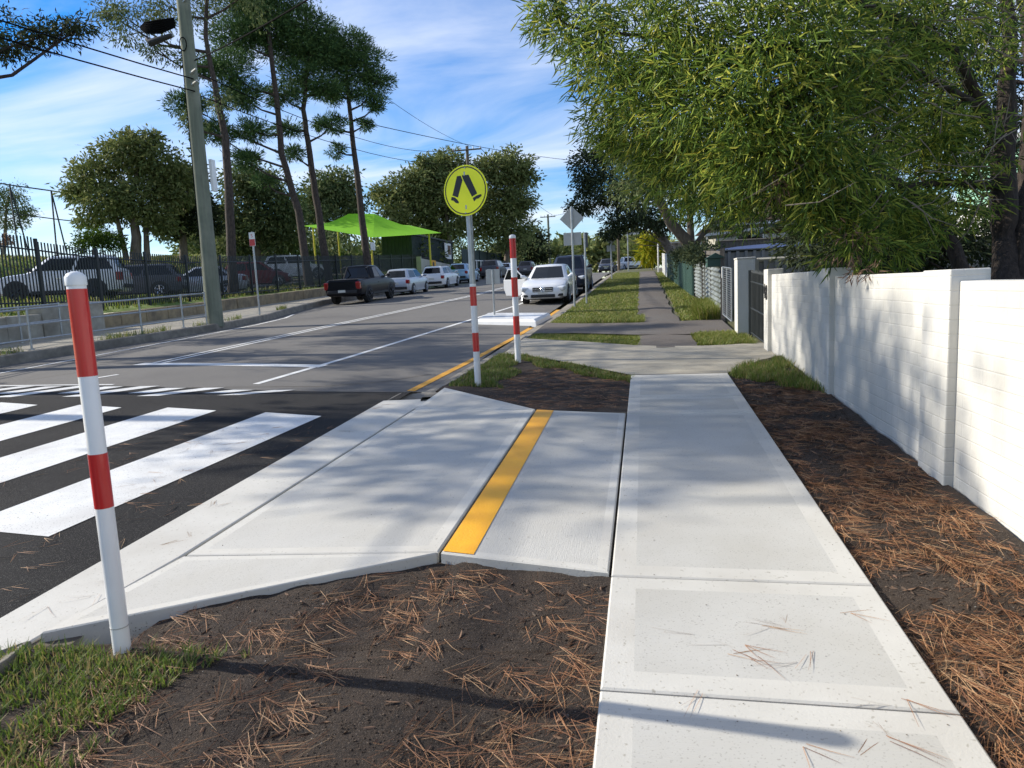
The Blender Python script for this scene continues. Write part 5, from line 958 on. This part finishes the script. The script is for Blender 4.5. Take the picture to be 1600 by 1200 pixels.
# ------------------------------------------------------------------ grass, pine needles, soil crumbs
def blades(name, X, Y, zf, h, wd, matn, label, lean=.55):
    n = len(X); Z = np.array([zf(a, b) for a, b in zip(X, Y)]); a = rng.random(n) * 6.283; hh = h * rng.uniform(.5, 1.3, n); ln = lean * rng.uniform(.2, 1.2, n) * hh
    dirv = np.stack([np.cos(a), np.sin(a), 0 * a], 1); sd = np.stack([-np.sin(a + .5), np.cos(a + .5), 0 * a], 1); P0 = np.stack([X, Y, Z - .012], 1); w_ = (wd * rng.uniform(.7, 1.3, n))[:, None]
    mid = P0 + dirv * (ln * .35)[:, None] + np.array([0, 0, 1]) * (hh * .6)[:, None]; tip = P0 + dirv * ln[:, None] + np.array([0, 0, 1]) * hh[:, None]
    V = np.stack([P0 - sd * w_ / 2, P0 + sd * w_ / 2, mid + sd * w_ * .38, tip + sd * w_ * .06, tip - sd * w_ * .06, mid - sd * w_ * .38], 1).reshape(-1, 3); i = np.arange(n)[:, None] * 6
    return tag(put(name, npmesh(name, V, np.concatenate([i + np.array([[0, 1, 2, 5]]), i + np.array([[5, 2, 3, 4]])], 1).reshape(-1, 4), matn, 4)), label, 'grass', kind='stuff')
def scatter(n, x0, x1, y0, y1, keep, by=0):
    X = rng.uniform(x0, x1, n * 4); Y = y0 + (y1 - y0) * rng.random(n * 4) ** (1 + by); k = keep(X, Y); return X[k][:n], Y[k][:n]
nz2 = lambda X, Y, s_, sd: vnoise(X, Y, s_, sd)
X, Y = scatter(9000, -2.85, -1.55, 1.0, 2.78, lambda X, Y: (Y < 2.62 + .12 * (X + 2.3)) & (X < -1.72 + .25 * (nz2(X, Y, 4, 1) - .5) - .25 * (2.6 - Y)) & (nz2(X, Y, 6, 2) + .25 * nz2(X, Y, 22, 3) > .34 + .55 * np.clip((X + 2.1) * 1.4, 0, 1)) & ~((np.abs(X + 2.29) < .07) & (np.abs(Y - 2.57) < .07)))
blades('grass', X, Y, soilz, .055, .006, 'grassn', 'green grass patch around the near bollard', .8)
dn = lambda X: np.interp(X, [-2.4, -1.95, -.19, 1.0, 1.35, 2.2], [11.75, 11.45, 9.19, 9.16, 9.9, 10.2])
X, Y = scatter(12000, -2.5, -.15, 8.6, 11.6, lambda X, Y: (Y < dn(X) - .02) & (X > np.vectorize(kr)(Y) + .17) & (Y > 8.75 + (X + 2.5) * -.2) & ((Y > dn(X) - .35 - .4 * nz2(X, Y, 3, 4)) | (X < -1.95 + .5 * (nz2(X, Y, 2.5, 5) - .4))) & (nz2(X, Y, 9, 6) > .22))
blades('grass', X, Y, soilz, .06, .008, 'grassn', 'grass fringe around the posts and driveway edge', .7)
vg = lambda x, y: g(y) - .05
X, Y = scatter(12000, -2.25, -.08, 11.9, 14.6, lambda X, Y: (Y > np.interp(X, [-2.4, -.1], [13.95, 12.1])) & (Y < np.interp(X, [-2.3, -1.4, -.15], [14.7, 14.35, 13.7])) & (X > np.vectorize(kr)(Y) + .16))
blades('grass', X, Y, vg, .05, .010, 'grassf', 'grass island between the two driveways', .6)
X, Y = scatter(46000, -2.25, -.15, 16.2, 54, lambda X, Y: (Y > np.interp(X, [-2.3, -1.4, -.15], [17.0, 16.3, 15.95])) & (X > np.vectorize(kr)(Y) + .15 + .06 * nz2(X, Y, 3, 8)) & (X < -.2 + .12 * (nz2(X, Y, 2, 9) - .5)), .7)
blades('grass', X, Y, vg, .048, .022, 'grassf', 'long grass verge between kerb and old footpath', .6)
X, Y = scatter(5000, -1.6, -.02, 15.9, 17.2, lambda X, Y: Y > np.interp(X, [-1.4, -.15], [16.3, 15.95])); blades('grass', X, Y, vg, .13, .012, 'grassf', 'taller grass edge at the front of the verge', .7)
X, Y = scatter(9000, .78, 1.75, 11.8, 13.6, lambda X, Y: (Y > 11.75 + .2 * nz2(X, Y, 4, 1)) & (X > .80 + .2 * nz2(X, Y, 5, 3))); blades('grass', X, Y, vg, .09, .010, 'grassf', 'yellowish grass patch by the white brick pillar', .7)
X, Y = scatter(14000, .72, 1.58, 16, 50, lambda X, Y: X > .76 + .1 * nz2(X, Y, 3, 2), .8); blades('grass', X, Y, vg, .09, .018, 'grassf', 'grass strip along the corrugated and green fences', .6)
X, Y = scatter(7000, .85, 1.60, 15.9, 18.8, lambda X, Y: (X > .95 + .3 * nz2(X, Y, 3, 2) + .1 * (Y - 16))); blades('grass', X, Y, vg, .32, .012, 'grassf', 'tall unmown grass against the corrugated fence', .7)
X, Y = scatter(4600, .98, 1.76, 7.4, 9.8, lambda X, Y: (Y < dn(X)) & (nz2(X, Y, 7, 51) > .3) & (X > 1.74 - .55 * np.clip((Y - 7.6) / 1.2, 0, 1) - .3 * np.clip((Y - 8.5), 0, 1)) ); blades('grass', X, Y, soilz, .095, .007, 'grassn', 'grass growing at the far foot of the white wall', .6)
X, Y = scatter(5000, -15.9, -14.0, 12, 28, lambda X, Y: (np.abs(X - np.vectorize(kl)(Y) + .22) < .13) & (nz2(X, Y, 1.2, 7) > .5)); blades('grass', X, Y, lambda x, y: g(y) - .03, .16, .012, 'grassf', 'weeds along the far kerb', .7)
def lawnz(x, y): return left_z(x, y)
X, Y = scatter(26000, -36, -18.4, 16, 52, lambda X, Y: (X < -27.4) | (X > -21.2)); blades('grass', X, Y, lawnz, .16, .05, 'grassf', 'mown grass on the bank and beside the car park', .6)
def needles(name, X, Y, zf, label, up=.012):
    n = len(X); Z = np.array([zf(a, b) for a, b in zip(X, Y)]); a0 = rng.random(n) * 6.283; V = []; 
    for k in range(3):
        a = a0 + rng.normal(0, .13, n) + (rng.random(n) < .4) * rng.normal(0, .8, n); L_ = rng.uniform(.09, .19, n); c = rng.normal(0, .07, n); u0 = rng.uniform(.001, up, n); u1 = rng.uniform(.001, up, n)
        d0 = np.stack([np.cos(a), np.sin(a)], 1); d1 = np.stack([np.cos(a + c), np.sin(a + c)], 1); s0 = np.stack([-d0[:, 1], d0[:, 0]], 1) * .0008; 
        P0 = np.stack([X, Y], 1) + (rng.normal(0, .022, (n, 2)) * (rng.random(n) < .6)[:, None] if k else 0); P1 = P0 + d0 * (L_ * .5)[:, None]; P2 = P1 + d1 * (L_ * .5)[:, None]
        z3 = lambda P, u: np.concatenate([P, (Z + u)[:, None]], 1)
        V.append(np.stack([z3(P0 - s0, u0), z3(P0 + s0, u0 + .001), z3(P1 + s0, (u0 + u1) * .5 + .001), z3(P2 + s0 * .5, u1), z3(P2 - s0 * .5, u1), z3(P1 - s0, (u0 + u1) * .5)], 1))
    V = np.concatenate(V, 0); m = len(V); i = np.arange(m)[:, None] * 6
    return tag(put(name, npmesh(name, V.reshape(-1, 3), np.concatenate([i + np.array([[0, 1, 2, 5]]), i + np.array([[5, 2, 3, 4]])], 1).reshape(-1, 4), 'needle', 4)), label, 'pine needles', kind='stuff')
X, Y = scatter(4300, 1.0, 1.72, 1.5, 9, lambda X, Y: nz2(X, Y, 3.2, 11) * .6 + nz2(X, Y, 9, 12) * .4 > .40 + .03 * np.clip(Y - 5, 0, 4), .55); needles('pine_needles', X, Y, soilz, 'orange brown pine needles on the soil beside the white wall', .02)
X, Y = scatter(1500, -2.3, -.2, 1.0, 3.5, lambda X, Y: (Y < np.interp(X, [-2.9, -1.15, -.2], [2.72, 3.55, 3.38])) & (nz2(X, Y, 3.0, 21) * .6 + nz2(X, Y, 9, 22) * .4 > .47 - .12 * np.clip((X + .7) / .5, 0, 1) + .16 * np.clip(Y - 2.7, 0, 1))); needles('pine_needles', X, Y, soilz, 'fallen pine needles scattered over the foreground soil', .02)
X, Y = scatter(900, -1.9, -.2, 7.3, 10, lambda X, Y: (Y < dn(X) - .1) & (Y > np.interp(X, [-2.5, -1.14, -.2], [8.6, 7.3, 7.0]))); needles('pine_needles', X, Y, soilz, 'pine needles on the soil triangle behind the ramp', .015)
X, Y = scatter(46, -.1, .95, 1.3, 3.1, lambda X, Y: (nz2(X, Y, 3, 31) > .35) & (X > .15)); needles('pine_needles', X, Y, lambda x, y: g(y) + .001, 'few pine needles lying on the near footpath slabs', .0025)
X, Y = scatter(130, -5.5, -2.9, 3.0, 8, lambda X, Y: nz2(X, Y, 1.5, 32) > .4); needles('pine_needles', X, Y, lambda x, y: rz_(x, y) + .006 if x < -3.3 else g(y) - .095, 'few pine needles lying on the crossing and gutter', .0025)
def crumbs(name, X, Y, zf, s0, s1, matn, label):
    n = len(X); Z = np.array([zf(a, b) for a, b in zip(X, Y)]); s_ = rng.uniform(s0, s1, n) * rng.uniform(.5, 1, n); O = np.array([[1, 0, 0], [-1, 0, 0], [0, 1, 0], [0, -1, 0], [0, 0, .5], [0, 0, -.5]])
    V = np.stack([X, Y, Z + s_ * .3], 1)[:, None, :] + (O[None] * rng.uniform(.6, 1.2, (n, 6, 1))) * s_[:, None, None]; Fc = np.array([[0, 2, 4], [2, 1, 4], [1, 3, 4], [3, 0, 4], [2, 0, 5], [1, 2, 5], [3, 1, 5], [0, 3, 5]])
    return tag(put(name, npmesh(name, V.reshape(-1, 3), (np.arange(n)[:, None, None] * 6 + Fc[None]).reshape(-1, 3), matn, 3)), label, 'soil', kind='stuff')
X, Y = scatter(16000, -2.5, -.2, .8, 3.55, lambda X, Y: Y < np.interp(X, [-2.9, -1.15, -.2], [2.66, 3.52, 3.36])); crumbs('soil_crumbs', X, Y, soilz, .0015, .007, 'clod', 'loose dark soil crumbs in the foreground')
X, Y = scatter(9000, 1.01, 1.74, 1.5, 9, lambda X, Y: X > 0, .4); crumbs('soil_crumbs', X, Y, soilz, .002, .010, 'clod', 'loose dark soil crumbs beside the white wall')
X, Y = scatter(500, -2.3, 1.7, .9, 8.5, lambda X, Y: ((X < -.22) & (Y < np.interp(X, [-2.9, -1.15, -.2], [2.6, 3.5, 3.3]))) | (X > 1.02)); crumbs('pebbles', X, Y, soilz, .003, .008, 'stone', 'small pale pebbles scattered over the soil')

X, Y = scatter(520, -3.2, 1.0, 1.2, 9, lambda X, Y: ((X > -.17) & (X < .98)) | ((Y > 3.75) & (Y < 7.1) & (X < -.25) & (X > -2.6)), .2); crumbs('path_litter', X, Y, lambda x, y: (g(y) if x > -1.1 else rampz(x, y)) + .001, .0015, .005, 'litter', 'tiny dark leaf bits and grit on the new concrete')
X, Y = scatter(700, -9, -3.35, 2.5, 9, lambda X, Y: nz2(X, Y, 1.2, 41) > .35); crumbs('road_grit', X, Y, lambda x, y: rz_(x, y) + .006, .002, .006, 'litter', 'grit and seed pods on the raised crossing')
strip('seam', [(-11.6, 11.4), (-10.6, 13.4), (-9.35, 17), (-8.85, 23), (-8.0, 34)], .022, 'joint', road, dz=.004)
strip('seam', [(-7.2, 10.2), (-5.0, 10.15), (-4.1, 10.5), (-3.5, 11.2)], .02, 'joint', road, dz=.004)

X, Y = scatter(1500, 1.0, 1.74, 1.5, 9, lambda X, Y: X > 0, .5); X2, Y2 = scatter(420, -2.2, -.22, .9, 3.4, lambda X, Y: Y < np.interp(X, [-2.9, -1.15, -.2], [2.6, 3.5, 3.3]))
X = np.concatenate([X, X2]); Y = np.concatenate([Y, Y2]); C = np.stack([X, Y, [soilz(a, b) + .004 for a, b in zip(X, Y)]], 1); a = rng.random(len(X)) * 6.283
tag(put('leaf_litter', leafmesh('leaf_litter', C, np.stack([np.cos(a), np.sin(a), rng.normal(0, .12, len(X))], 1), .055 * rng.uniform(.5, 1.3, len(X)), .011, 'dry', True)), 'small dry fallen leaves mixed into the soil beds', 'leaf litter', kind='stuff')
